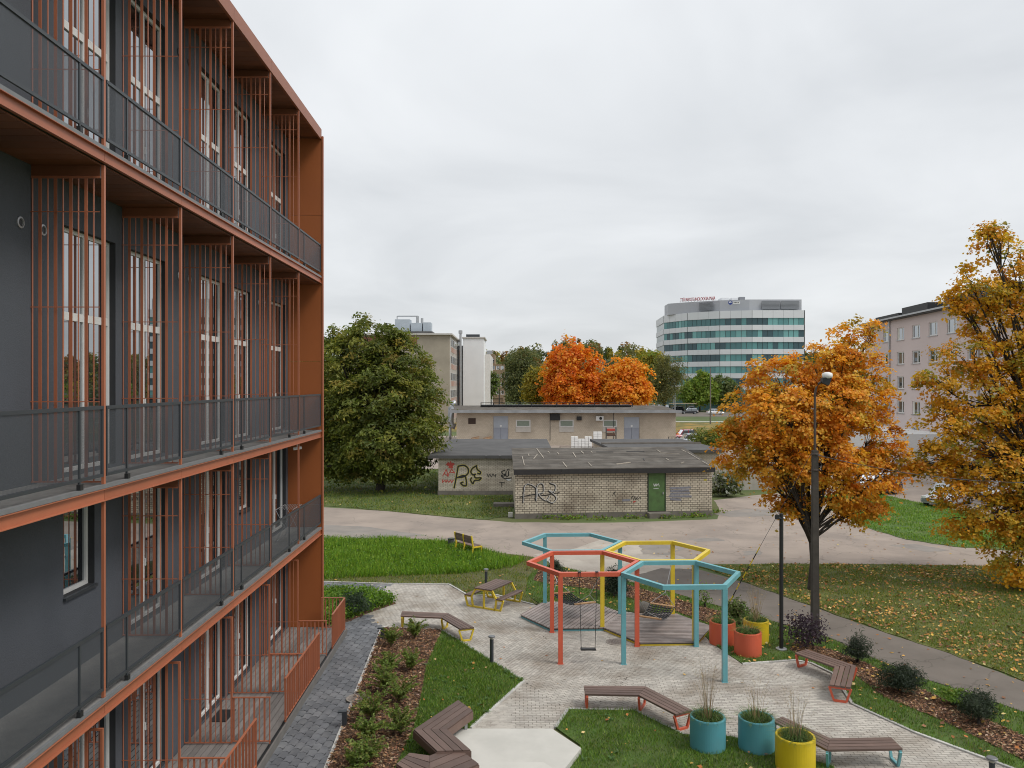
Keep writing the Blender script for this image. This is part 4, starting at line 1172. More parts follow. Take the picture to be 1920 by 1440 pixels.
MB().lathe([(.02, -.0), (.13, .02), (.165, .09), (.15, .18), (.05, .22)], (.37, -.06, 8.23), 16).build('lamp_glass', M['white'], cp, smooth=True)
ins = MB()
for z in (5.3, 5.45, 5.6): ins.tube([(.1, -.1, z), (.18, -.12, z + .02), (.12, -.13, z + .12)], .012, 5)
ins.build('bracket', M['rail'], cp)
ptop = Vector((p.x, p.y - .12, 5.85))
# overhead cable and guy wire
cb = MB(); e = GD(2150, 28, 4.9)
cb.tube([ptop.lerp(e, k / 20) + Vector((0, 0, -.55 * 4 * (k / 20) * (1 - k / 20))) for k in range(21)], .007, 5)
cb.tube([ptop.lerp(e, k / 20) + Vector((0, .03 * math.sin(k * 1.9), -.55 * 4 * (k / 20) * (1 - k / 20) + .02 * math.cos(k * 1.9))) for k in range(21)], .005, 4)
props(cb.build('overhead_cable', M['rail']), 'twisted overhead cable running from the concrete pole toward the large maple', 'cable')
ga = GD(1346, 26.6)
gw = thing('guy_wire', 'guy wire with a yellow and black sleeve staying the concrete pole', 'guy wire', (ga.x, ga.y, .04))
top = Vector((p.x - .05, p.y + .08, 5.9)) - ga
MB().tube([(0, 0, 0), top], .007, 5).build('wire', M['rail'], gw)
for k in range(11):
    a, b = top * (.06 + k * .036), top * (.06 + (k + 1) * .036)
    MB().tube([a, b], .018, 7).build('sleeve_band', M['black'] if k % 2 else M['planter_yellow'], gw)

# covers, stone
for q, r_, lab, nm in ((G(1155, 1205), .32, 'round iron manhole cover set in the plaza paving', 'manhole_cover'), (G(671, 1313), .3, 'round concrete cover at the edge of the mulch bed', 'inspection_cover')):
    z = .024 if nm[0] == 'm' else .05
    t = thing(nm, lab, 'manhole cover', (q.x, q.y, z))
    MB().lathe([(r_, 0), (r_, .012), (r_ - .05, .014), (r_ - .055, .006)], n=32).build('ring', mat('cover_ring', (.25, .22, .19), .8, .2, 10), t)
    c = MB().lathe([(r_ - .06, .004), (r_ - .06, .012), (.01, .013)], n=32)
    for k in range(-4, 5):
        for j in range(-4, 5):
            if math.hypot(k, j) * .05 < r_ - .1: c.box(k * .05 - .015, k * .05 + .015, j * .05 - .015, j * .05 + .015, .012, .018)
    c.build('lid', mat('cover_lid', (.19, .16, .14), .75, .25, 12), t)
def rock(name, label, p, sx, sy, sz, seed, m):
    g = random.Random(seed); b = MB(); rings = []
    for i in range(6):
        ph = -math.pi / 2 + math.pi * (i + .3) / 5.6
        rings.append([(sx * math.cos(ph) * math.cos(2 * math.pi * k / 10) * g.uniform(.82, 1.15), sy * math.cos(ph) * math.sin(2 * math.pi * k / 10) * g.uniform(.82, 1.15), sz * (math.sin(ph) + .75)) for k in range(10)])
    b.loft(rings)
    return props(b.build(name, m, None, (p.x, p.y, p.z), True), label, 'rock')
rock('boulder', 'grey boulder beside the yellow-rimmed deck', G(1207, 1150, .04), .28, .24, .24, 3, M['grey_concrete'])

# ================================================================== brick sheds behind the yard
def brick_mat(name, c1, c2, mortar, bw_, bh, dirt=None):
    m = bpy.data.materials.new(name); m.use_nodes = True; t = m.node_tree; L = t.links.new; N = t.nodes.new
    b = t.nodes['Principled BSDF']; b.inputs['Roughness'].default_value = .9
    co = N('ShaderNodeTexCoord'); sp = N('ShaderNodeSeparateXYZ'); L(co.outputs['Object'], sp.inputs[0])
    ad_ = N('ShaderNodeMath'); L(sp.outputs[0], ad_.inputs[0]); L(sp.outputs[1], ad_.inputs[1])
    cb_ = N('ShaderNodeCombineXYZ'); L(ad_.outputs[0], cb_.inputs[0]); L(sp.outputs[2], cb_.inputs[1])
    br = N('ShaderNodeTexBrick'); L(cb_.outputs[0], br.inputs['Vector'])
    br.inputs['Color1'].default_value = (*c1, 1); br.inputs['Color2'].default_value = (*c2, 1); br.inputs['Mortar'].default_value = (*mortar, 1)
    br.inputs['Scale'].default_value = 1; br.inputs['Brick Width'].default_value = bw_; br.inputs['Row Height'].default_value = bh; br.inputs['Mortar Size'].default_value = .008
    n = N('ShaderNodeTexNoise'); n.inputs['Scale'].default_value = .35; n.inputs['Detail'].default_value = 6; L(co.outputs['Object'], n.inputs['Vector'])
    mr = N('ShaderNodeMapRange'); mr.inputs[1].default_value = .45; mr.inputs[2].default_value = .75; mr.inputs[4].default_value = .45; L(n.outputs['Fac'], mr.inputs[0])
    mi = N('ShaderNodeMix'); mi.data_type = 'RGBA'; L(mr.outputs[0], mi.inputs[0]); L(br.outputs['Color'], mi.inputs[6]); mi.inputs[7].default_value = (*(dirt or (.16, .13, .10)), 1)
    L(mi.outputs[2], b.inputs['Base Color'])
    return m
M['brick_far'] = brick_mat('far_brick', (.58, .50, .40), (.52, .445, .35), (.24, .20, .16), .26, .1)

def brickwork(parent, x0, x1, z0, z1, holes=(), bl=.262, bh=.102, jt=.015, proud=.014, yf=0.0, m=None, name='brickwork', axis=0, seed=3):
    """Courses of separate bricks standing proud of the mortar."""
    g = random.Random(seed); V, Fc, Rn = [], [], []
    rows = int((z1 - z0) / bh)
    for r in range(rows):
        za, zb = z0 + r * bh + jt / 2, z0 + (r + 1) * bh - jt / 2
        x = x0 - (bl / 2 if r % 2 else 0)
        while x < x1:
            a, b = max(x + jt / 2, x0), min(x + bl - jt / 2, x1); x += bl
            segs = [(a, b)]
            for h0, h1, hz0, hz1 in holes:
                if zb > hz0 and za < hz1:
                    ns = []
                    for s, e in segs:
                        if e <= h0 or s >= h1: ns.append((s, e))
                        else:
                            if s < h0 - .03: ns.append((s, h0))
                            if e > h1 + .03: ns.append((h1, e))
                    segs = ns
            for s, e in segs:
                if e - s < .03: continue
                p = proud + g.uniform(-.004, .004); i = len(V); rv_ = g.random()
                if axis == 0: V += [(s, yf, za), (e, yf, za), (e, yf, zb), (s, yf, zb), (s, yf - p, za), (e, yf - p, za), (e, yf - p, zb), (s, yf - p, zb)]
                else: V += [(yf, e, za), (yf, s, za), (yf, s, zb), (yf, e, zb), (yf - p, e, za), (yf - p, s, za), (yf - p, s, zb), (yf - p, e, zb)]
                for q in ((4, 5, 6, 7), (0, 1, 5, 4), (1, 2, 6, 5), (2, 3, 7, 6), (3, 0, 4, 7)):
                    Fc.append(tuple(i + k for k in q)); Rn.append(rv_)
    return props(np_mesh(name, V, Fc, m or M['brick_r'], parent, rnd=Rn), kind='stuff')

def paint(parent, lines, wd, m, y, name='graffiti'):
    """Sprayed lines on a wall facing -y: flat strips a few mm off the bricks."""
    k = 0
    for ln in lines:
        b = MB()
        for i in range(len(ln) - 1):
            (xa, za), (xb, zb) = ln[i], ln[i + 1]
            l = math.hypot(xb - xa, zb - za) or 1e-6
            ux_, uz_ = (xb - xa) / l, (zb - za) / l; e = wd * .35
            xa -= ux_ * e; za -= uz_ * e; xb += ux_ * e; zb += uz_ * e
            nx, nz = -uz_ * wd / 2, ux_ * wd / 2; yy = y - .0003 * (k % 9); k += 1
            b.quad((xa - nx, yy, za - nz), (xb - nx, yy, zb - nz), (xb + nx, yy, zb + nz), (xa + nx, yy, za + nz))
        b.build(name, m, parent)
def curve(pts, n=4):
    out = []
    for i in range(len(pts) - 1):
        p0, p1, p2, p3 = pts[max(i - 1, 0)], pts[i], pts[i + 1], pts[min(i + 2, len(pts) - 1)]
        for k in range(n):
            t = k / n
            out.append(tuple(.5 * (2 * p1[j] + (p2[j] - p0[j]) * t + (2 * p0[j] - 5 * p1[j] + 4 * p2[j] - p3[j]) * t * t + (3 * p1[j] - p0[j] - 3 * p2[j] + p3[j]) * t ** 3) for j in (0, 1)))
    out.append(pts[-1]); return out
SP_BLACK = mat('spray_black', (.018, .018, .018), .7, .2, 5)
SP_RED = mat('spray_red', (.42, .06, .045), .7, .2, 5)
SP_YEL = mat('spray_yellow', (.5, .42, .07), .7, .2, 5)
SP_WHITE = mat('spray_white', (.6, .6, .6), .7, .2, 5)
SP_BLUE = mat('spray_grey_blue', (.20, .20, .23), .8, .2, 5)

a, b_ = G(966, 973), G(1335, 966.5)
LS = (b_ - a).length; AN = math.atan2(b_.y - a.y, b_.x - a.x)
shed = thing('brick_shed', 'low pale brick shed with a green door and a battened felt roof', 'shed', a, AN)
SD, ZF, ZB = 8.4, 2.72, 3.28
SK = math.tan(AN) - .012          # the side walls run square to the yard, not to the front
wb = MB(); wb.loft([[(0, 0, z), (LS, 0, z), (LS + SD * SK, SD, z), (SD * SK, SD, z)] for z in (0, ZF + .12)]); wb.build('wall', M['mortar'], shed)
hole = (8.18, 9.22, .0, 2.66)
brickwork(shed, 0, LS, .30, ZF + .1, [hole], bl=.285, bh=.132, jt=.026)
sw_ = MB()
for x in (-.004, LS + .004): sw_.quad((x, .02, .3), (x + SD * SK, SD, .3), (x + SD * SK, SD, ZF + .1), (x, .02, ZF + .1))
sw_.build('side_wall', M['brick_far'], shed)
pl_ = MB(); pl_.box(-.03, 8.15, -.035, -.002, 0, .30); pl_.box(9.25, LS + .03, -.035, -.002, 0, .30); pl_.build('plinth', M['grey_concrete'], shed)
dr = MB().box(8.2, 9.2, -.03, -.004, .34, 2.64).build('door', M['green_door'], shed)
fr = MB(); fr.box(8.13, 8.2, -.05, -.004, .3, 2.7); fr.box(9.2, 9.27, -.05, -.004, .3, 2.7); fr.box(8.2, 9.2, -.05, -.004, 2.64, 2.7); fr.build('door_frame', mat('dark_green_frame', (.03, .05, .025), .7), dr)
MB().box(9.06, 9.12, -.07, -.032, 1.35, 1.5).build('handle', M['steel'], dr)
paint(dr, [curve([(8.5, 2.0), (8.55, 1.85), (8.6, 2.0), (8.65, 1.85), (8.7, 2.0)]), curve([(8.72, 1.9), (8.8, 2.0), (8.85, 1.85)]), [(8.5, 1.7), (8.8, 1.72)]], .03, SP_WHITE, -.034)
MB().box(8.05, 9.4, -.75, -.04, 0, .3).build('door_step', M['grey_concrete'], shed)
rf = MB(); o = .22
def roof_pt(x, y): return (x + y * SK, y, ZF + .22 + (y + o) / (SD + o) * (ZB - ZF))
rf.loft([[roof_pt(-.12, -o), roof_pt(LS + .12, -o), roof_pt(LS + .12, SD), roof_pt(-.12, SD)], [tuple(Vector(roof_pt(x, y)) + Vector((0, 0, .07))) for x, y in ((-.12, -o), (LS + .12, -o), (LS + .12, SD), (-.12, SD))]])
ro = rf.build('roof', M['felt'], shed)
x = -.12; k = 0
for w_ in (2.9, 5.3, 2.5, 1.75):
    MB().box(x + .01, min(x + w_, LS + .12), -o - .03 - .012 * (k % 2), -o - .004, ZF - .05 + .03 * (k % 2), ZF + .25).build('fascia_board', mat('tarred_board', (.022, .021, .022), .6, .25, 4), ro)
    x += w_; k += 1
for k in range(1, 10):          # overlaps of the felt sheets
    y = -o + k * .95
    if y < SD - .2:
        q = roof_pt(0, y); MB().box(-.11 + y * SK, LS + .11 + y * SK, y - .01, y + .01 + .012 * (k % 3), q[2] + .066, q[2] + .078).build('felt_seam', M['felt_dark'], ro)
# battens seen lying on the roof
Rm = Matrix.Rotation(-AN, 3, 'Z')
def on_roof(px, py):
    """Where the sight line through a pixel meets the roof, in the shed's own frame."""
    d = Rm @ Vector(((px - 960) / F, 1, -(py - 720) / F)); c0 = Rm @ (Vector((0, 0, H)) - a)
    s = (ZB - ZF) / (SD + o); z_ = ZF + .22 + .07
    t = (z_ + s * (c0.y + o) - c0.z) / (d.z - s * d.y)
    return c0 + d * t
BAT = [(615, 435, 628, 490), (655, 418, 658, 432), (712, 420, 688, 450), (707, 383, 752, 443), (780, 402, 790, 410), (842, 408, 850, 422), (940, 408, 960, 440), (993, 400, 1010, 415), (1055, 400, 1065, 410), (1040, 475, 1060, 497), (875, 470, 900, 502),
       (1090, 405, 1200, 405), (1285, 403, 1400, 403), (1220, 483, 1310, 472), (1395, 445, 1400, 458), (1540, 448, 1560, 460), (1635, 478, 1655, 470), (1510, 410, 1625, 418), (1480, 392, 1505, 408), (1680, 410, 1755, 455), (1770, 465, 1815, 490), (1640, 392, 1665, 403)]
for k, (x0, y0, x1, y1) in enumerate(BAT):
    p, q = on_roof(800 + x0 / 3.43, 730 + y0 / 3.43), on_roof(800 + x1 / 3.43, 730 + y1 / 3.43)
    d = q - p
    if d.length > 4.2: q = p + d.normalized() * 4.2
    MB().tube([p + Vector((0, 0, .02)), q + Vector((0, 0, .02))], .026 if d.length < 3 else .024, 4).build('batten', M['batten'] if k not in (11, 12, 14) else M['felt_dark'], ro)
# graffiti on the front
zz0 = .3
def T(lst, sx, sz, ox, oz): return [(ox + x * sx, oz + z * sz) for x, z in lst]
gl = [curve(T([(0, 0), (.1, 1.0), (.6, 1.05), (1.0, .7), (.9, .1)], .85, 1.0, .45, .95)), curve(T([(1.0, .2), (1.1, 1.0), (1.5, 1.1), (1.55, .6), (1.2, .5), (1.7, .1), (2.0, .4)], .85, 1.0, .35, .95)),
      curve(T([(1.9, 1.05), (2.3, .9), (2.2, .5), (1.8, .6), (2.35, .2), (2.1, -.15), (1.7, 0)], .85, 1.0, .45, 1.05)), curve(T([(-.2, .25), (.8, .4), (1.6, .35), (2.6, .5)], .85, 1.0, .45, 1.05))]
paint(shed, gl, .055, SP_BLACK, -.0225)
paint(shed, [T(l, 1, 1, .06, .045) for l in gl[:3]], .025, SP_WHITE, -.026)
paint(shed, [curve(T([(0, 0), (.1, .25), (.2, 0), (.3, .25), (.35, 0), (.5, .2), (.45, 0), (.6, .1), (.75, .2), (.7, 0)], .8, .9, 7.1, 1.05)), curve(T([(0, 0), (.15, .3), (.2, .05)], .7, .8, 5.95, 1.3))], .03, SP_BLACK, -.0225)
paint(shed, [[(6.6, 1.02), (7.0, 1.03)], [(9.55, 1.72), (10.8, 1.75)], [(9.6, 1.55), (10.7, 1.58)], [(9.5, 1.22), (10.85, 1.2)], [(9.6, 1.05), (10.2, 1.0)], [(9.6, 1.38), (10.75, 1.4)]], .13, SP_BLUE, -.0225)
paint(shed, [[(7.25, .9), (7.35, .95)]], .08, SP_RED, -.0225)
paint(shed, [[(11.7, 2.2), (11.82, 2.2)]], .1, SP_YEL, -.0225)

# annex with the big graffiti
a2 = GD(822, 57.4); La = GD(1010, 57.4).x - a2.x
ann = thing('brick_annex', 'brick outbuilding with black graffiti letters and a flat grey felt roof', 'shed', a2, 0)
MB().box(0, La, 0, 13.4, 0, 2.75).build('wall', M['mortar'], ann)
brickwork(ann, 0, La, .35, 2.72, [], bl=.26, bh=.09, m=M['brick_a'], seed=8)
MB().box(-.05, La, -.06, -.002, 0, .35).build('plinth', M['grey_concrete'], ann)
rr_ = MB(); rr_.loft([[(-.75, -.25, 2.76), (La + 1.2, -.25, 2.76), (La + 1.2, 13.8, 3.0), (-.1, 13.8, 3.0)], [(-.75, -.25, 2.9), (La + 1.2, -.25, 2.9), (La + 1.2, 13.8, 3.14), (-.1, 13.8, 3.14)]])
rr_ = rr_.build('roof', M['felt_dark'], ann)
fx = -.75
for w_ in (4.3, 1.0, 3.2):
    MB().box(fx, fx + w_ - .12, -.28, -.254, 2.7, 2.93).build('fascia_board', M['felt_dark'], rr_); fx += w_
def px_ann(px, py): return ((px - 960) / F * 57.4 - a2.x, H - (py - 720) / F * 57.4)
def A_(pts): return [px_ann(820 + x / 6, 860 + y / 6) for x, y in pts]
big = [curve(A_([(190, 325), (215, 200), (235, 85)])), curve(A_([(235, 85), (300, 75), (345, 110), (345, 165), (290, 205), (225, 212)])), curve(A_([(225, 212), (300, 190), (325, 240), (325, 300), (290, 300), (265, 275), (290, 262)])),
       curve(A_([(440, 80), (395, 110), (378, 150), (400, 180), (430, 175)])), curve(A_([(440, 80), (450, 120), (485, 150), (480, 170), (455, 165)])), curve(A_([(415, 180), (430, 215), (490, 215), (470, 240), (420, 245), (400, 280), (375, 240), (385, 215)]))]
paint(ann, big, .16, SP_YEL, -.0215)
paint(ann, big, .11, SP_BLACK, -.026)
paint(ann, [A_([(150, 30), (130, 100), (190, 65), (100, 65), (175, 105), (150, 30)]), A_([(60, 195), (100, 120), (125, 195), (75, 165)]), A_([(115, 195), (160, 115), (195, 160), (140, 150)]), A_([(60, 235), (60, 268), (85, 240), (100, 265), (110, 238), (130, 265), (150, 240), (160, 268), (180, 240)])], .06, SP_RED, -.0215)
paint(ann, [A_([(120, 50), (150, 90), (180, 60), (140, 62), (150, 100)])], .16, SP_RED, -.0245)
paint(ann, [curve(A_([(760, 130), (725, 145), (735, 170), (760, 180), (745, 195), (720, 185)])), curve(A_([(720, 195), (760, 225), (800, 220), (835, 215)])), curve(A_([(775, 140), (770, 190), (800, 190), (800, 145)])), A_([(790, 120), (792, 130)]), A_([(805, 118), (807, 128)])], .07, SP_BLACK, -.0215)
paint(ann, [curve(A_([(560, 170), (575, 200), (590, 175), (610, 205), (625, 170), (640, 195), (660, 175), (655, 205)])), A_([(700, 265), (760, 270)]), A_([(725, 265), (725, 320)])], .045, SP_BLACK, -.0215)
paint(ann, [curve(A_([(780, 228), (800, 240), (825, 235)]))], .1, SP_WHITE, -.0215)

# low flat-roofed store behind the shed on the other side
a3 = GD(1160, 62); L3 = GD(1352, 62).x - a3.x
st_ = thing('flat_roof_store', 'low brick store with a flat dark roof behind the battened shed', 'shed', a3, AN * .6)
MB().box(0, L3, 0, 12, 0, 2.7).build('wall', M['brick_far'], st_)
s3 = MB().box(-.3, L3 + .35, -.3, 12.3, 2.701, 2.92).build('roof', M['felt_dark'], st_)
MB().box(-.3, L3 + .35, 6.0, 6.2, 2.92, 3.06).build('roof_kerb', M['grey_concrete'], s3)
st2 = thing('low_wall', 'pale rendered wall beside the store behind the maple', 'wall', GD(1352, 60), .12)
MB().box(0, 7, 0, .3, 0, 1.9).build('wall_face', mat('pale_render', (.36, .33, .29), .9, .15, 1.5), st2)
MB().box(-.02, 7.05, -.06, .36, 1.903, 2.0).build('coping', M['grey_concrete'], st2)
sl_ = MB(); q = G(948, 950); sl_.box(-.8, .9, -.35, .35, 0, .22)
props(sl_.build('concrete_block', M['grey_concrete'], None, (q.x, q.y, .03)), 'slab of broken concrete lying in the grass against the shed', 'slab')
q = G(957, 970); props(MB().box(-.14, .14, -.12, .12, 0, .28).build('pale_block', M['concrete'], None, (q.x, q.y, .02)), 'small pale concrete block at the corner of the brick shed', 'block')

# ================================================================== long outbuilding
D1 = 105.0
a4 = GD(856, D1); L4 = GD(1267, D1).x - a4.x
ob = thing('long_outbuilding', 'long single-storey brick building with two grey doors and a metal roof edge', 'building', a4, 0)
def X4(px): return (px - 960) / F * D1 - a4.x
def Z4(py): return H - (py - 720) / F * D1
def facade(parent, L, z0, z1, openings, m, depth=.15, rm=None, name='wall', dback=12):
    """Wall facing -y with real openings, reveals and plain sides."""
    b = MB(); xs = sorted({0, L, *[o[0] for o in openings], *[o[1] for o in openings]}); zs_ = sorted({z0, z1, *[o[2] for o in openings], *[o[3] for o in openings]})
    for i in range(len(xs) - 1):
        j = 0
        while j < len(zs_) - 1:
            mx_ = (xs[i] + xs[i + 1]) / 2; mz = (zs_[j] + zs_[j + 1]) / 2
            if not any(o[0] < mx_ < o[1] and o[2] < mz < o[3] for o in openings):
                b.quad((xs[i], 0, zs_[j]), (xs[i + 1], 0, zs_[j]), (xs[i + 1], 0, zs_[j + 1]), (xs[i], 0, zs_[j + 1]))
            j += 1
    for x0, x1, za, zb in openings:
        b.quad((x0, 0, za), (x0, 0, zb), (x0, depth, zb), (x0, depth, za)); b.quad((x1, 0, zb), (x1, 0, za), (x1, depth, za), (x1, depth, zb))
        b.quad((x0, 0, zb), (x1, 0, zb), (x1, depth, zb), (x0, depth, zb)); b.quad((x1, 0, za), (x0, 0, za), (x0, depth, za), (x1, depth, za))
        b.quad((x0, depth, za), (x1, depth, za), (x1, depth, zb), (x0, depth, zb))
    b.quad((L, 0, z0), (L, dback, z0), (L, dback, z1), (L, 0, z1)); b.quad((0, dback, z0), (0, 0, z0), (0, 0, z1), (0, dback, z1)); b.quad((L, dback, z0), (0, dback, z0), (0, dback, z1), (L, dback, z1))
    b.quad((0, 0, z1), (L, 0, z1), (L, dback, z1), (0, dback, z1))
    return b.build(name, m, parent)
WZ = Z4(773)
wins = [(X4(968), X4(994), Z4(800), Z4(787.5)), (X4(1049.5), X4(1075), Z4(800), Z4(787.5)), (X4(1131), X4(1156), Z4(800), Z4(787.5))]
doors = [(X4(925), X4(953), .02, Z4(780)), (X4(1170), X4(1199), .02, Z4(782))]
facade(ob, L4, 0, WZ, wins + doors, M['brick_far'], .12)
grey = mat('grey_door_paint', (.27, .29, .34), .6, .06, 2)
lite = mat('grey_transom', (.36, .39, .44), .6, .06, 2)
for x0, x1, z0, z1 in doors:
    zt = z0 + 2.25
    d = MB().box(x0 + .02, x1 - .02, .06, .1, z0, zt).build('door', grey, ob)
    MB().box(x0 + .02, x1 - .02, .05, .1, zt + .01, z1 - .01).build('transom_panel', lite, d)
    MB().box((x0 + x1) / 2 - .012, (x0 + x1) / 2 + .012, .045, .058, z0, zt).build('meeting_stile', M['rail'], d)
    MB().box((x0 + x1) / 2 + .06, (x0 + x1) / 2 + .1, .02, .058, z0 + 1.0, z0 + 1.25).build('handle', M['steel'], d)
    MB().box((x0 + x1) / 2 - .12, (x0 + x1) / 2 + .12, .02, .05, zt + .15, zt + .35).build('door_lamp', M['white'], d)
for x0, x1, z0, z1 in wins:
    f = MB(); t = .1
    f.box(x0 - .05, x1 + .05, -.03, .05, z0 - .02, z0 + t); f.box(x0 - .05, x1 + .05, -.03, .05, z1 - t, z1 + .02); f.box(x0 - .05, x0 + t, -.03, .05, z0 + t, z1 - t); f.box(x1 - t, x1 + .05, -.03, .05, z0 + t, z1 - t)
    f = f.build('window', M['frame'], ob)
    MB().box(x0 + t, x1 - t, .03, .045, z0 + t, z1 - t).build('pane', mat('frosted_pane', (.23, .27, .22), .25, .08), f)
    MB().box(x0 - .08, x1 + .08, -.06, -.002, z0 - .72, z0 - .06).build('infill_panel', mat('pale_render_2', (.47, .44, .40), .9, .1, 2), f)
MB().box(X4(878), X4(892), -.03, -.002, Z4(795), Z4(784)).build('hatch', mat('brown_board', (.05, .03, .022), .8, .2), ob)
rf4 = MB(); rf4.loft([[(-1.0, -1.0, WZ + .0), (L4 + .6, -1.0, WZ + .0), (L4 + .6, 13, WZ + .45), (-1.0, 13, WZ + .45)], [(-1.0, -1.0, WZ + .06), (L4 + .6, -1.0, WZ + .06), (L4 + .6, 13, WZ + .55), (-1.0, 13, WZ + .55)]])
rf4 = rf4.build('roof', M['felt'], ob)
MB().box(-1.02, L4 + .62, -1.06, -1.005, WZ - .05, WZ + .32).build('eaves_sheet', mat('zinc_sheet', (.26, .27, .28), .55, .22, 1.2), rf4)
rl = MB(); y = 9.0
for z in (WZ + .62, WZ + 1.0): rl.box(X4(896), X4(1204), y, y + .12, z, z + .09)
for k in range(13): 
    x = X4(896) + (X4(1204) - X4(896)) * k / 12; rl.box(x, x + .12, y + .002, y + .1, WZ + .3, WZ + 1.0)
rl.build('roof_rail', M['black'], rf4)
MB().box(X4(897), X4(1203), y + .2, y + 3, WZ + .4, WZ + .72).build('roof_upstand', M['black'], rf4)
def ac(px, py, w_, h_, m, nm='air_conditioner'):
    q = MB().box(X4(px), X4(px) + w_, -.36, -.02, Z4(py) - h_, Z4(py)).build(nm, m, ob)
    n = 14; c = (X4(px) + w_ * .62, -.37, Z4(py) - h_ / 2)
    MB().poly([(c[0] + h_ * .34 * math.cos(2 * math.pi * k / n), c[1], c[2] + h_ * .34 * math.sin(2 * math.pi * k / n)) for k in range(n)]).build('fan_grille', M['black'], q)
ac(1117, 780, 1.0, .6, M['white']); ac(1032, 776, 1.25, .85, M['black']); ac(1081, 781, .65, .5, M['black'])
for px in (1031, 1150):
    MB().box(X4(px), X4(px) + .06, -.05, -.004, .6, WZ - .1).build('cable_run', M['rail'], ob)
# duct beside it
dt = MB(); dd = 110
def dp(px, py): return Vector(((px - 960) / F * dd, dd, H - (py - 720) / F * dd))
dt.tube([dp(855, 755), dp(848, 757), dp(846, 764), dp(845, 790), dp(847, 798), dp(854, 800)], .42, 12)
dt.tube([dp(844, 790), dp(844, 840)], .2, 8)
props(dt.build('ventilation_duct', M['steel'], None, (0, 0, 0), True), 'bent steel ventilation duct at the end of the long outbuilding', 'duct')

# things in front of the outbuilding
D2 = 99.0
white_block = mat('white_wrapped_block', (.78, .78, .77), .6, .05, 3)
def stack(px0, px1, rows, label, heights):
    c0 = GD(px0, D2); wdt = GD(px1, D2).x - c0.x
    t = thing('block_stack', label, 'building blocks', c0, 0, None)
    n = len(heights); s = wdt / n
    for k, hh in enumerate(heights):
        for r in range(hh):
            MB().box(k * s + .02, (k + 1) * s - .02, random.uniform(0, .05), .6, r * .3 + .01, r * .3 + .29).build('block', white_block, t)
stack(1071, 1110, 4, 'stepped stack of white building blocks in front of the long outbuilding', [5, 5, 4, 4, 5, 5])
stack(1113, 1129, 5, 'taller narrow stack of white wrapped blocks beside the steel rack', [7, 7])
p = GD(1137, D2 + 1)
rk = thing('storage_rack', 'dark steel rack with red crates standing by the grey door', 'rack', p, 0)
for x in (0, 1.25):
    for y in (0, .6): MB().box(x - .03, x + .03, y - .03, y + .03, 0, 2.6).build('upright', M['rail'], rk)
for z in (.3, .9, 1.5, 2.1):
    MB().box(.032, 1.218, -.03, .63, z, z + .05).build('shelf', M['black'], rk)
MB().box(.1, 1.1, .02, .5, 2.151, 2.42).build('crate', SP_RED, rk); MB().box(.1, 1.1, .02, .5, 1.551, 1.85).build('crate', mat('brown_crate', (.11, .06, .04), .8), rk)
wood_p = mat('pallet_wood', (.33, .20, .11), .8, .2, 4, tint='object')
for px, lab in ((882, 'leaning pile of wooden pallets nearer the dark hatch'), (905, 'leaning pile of wooden pallets nearer the grey door')):
    p = GD(px, D1 - 1.2)
    t = thing('pallet_pile', lab, 'pallets', p, 0)
    for k in range(6):
        MB().tube([(.05, .1 * k, .12 + .16 * k), (1.15, .05 + .1 * k, .3 + .17 * k)], .055, 4).build('board', wood_p, t)
    for x in (.15, .6, 1.05): MB().box(x - .05, x + .05, 0, .8, 0, .1 + .5 * x).build('bearer', wood_p, t)
def metal_fence(label, A, B, h, n, m):
    d = B - A; t = thing('metal_fence', label, 'fence', A, math.atan2(d.y, d.x)); L_ = d.length
    for z in (.12, h): MB().box(0, L_, -.02, .02, z - .03, z).build('rail', m, t)
    for k in range(n + 1):
        x = L_ * k / n; w_ = .035 if k % (n // 2) == 0 else .012
        MB().box(x - w_, x + w_, -w_, w_, .0 if w_ > .02 else .121, (h + .02) if w_ > .02 else h - .031).build('upright', m, t)
metal_fence('black barred fence beside the red car at the end of the outbuilding', GD(1253.5, 98), GD(1296, 98), 1.55, 16, M['black'])
metal_fence('rusty low barrier of posts between the roofs', GD(1050, 80), GD(1172, 80), 1.75, 6, mat('rust', (.09, .065, .05), .8))

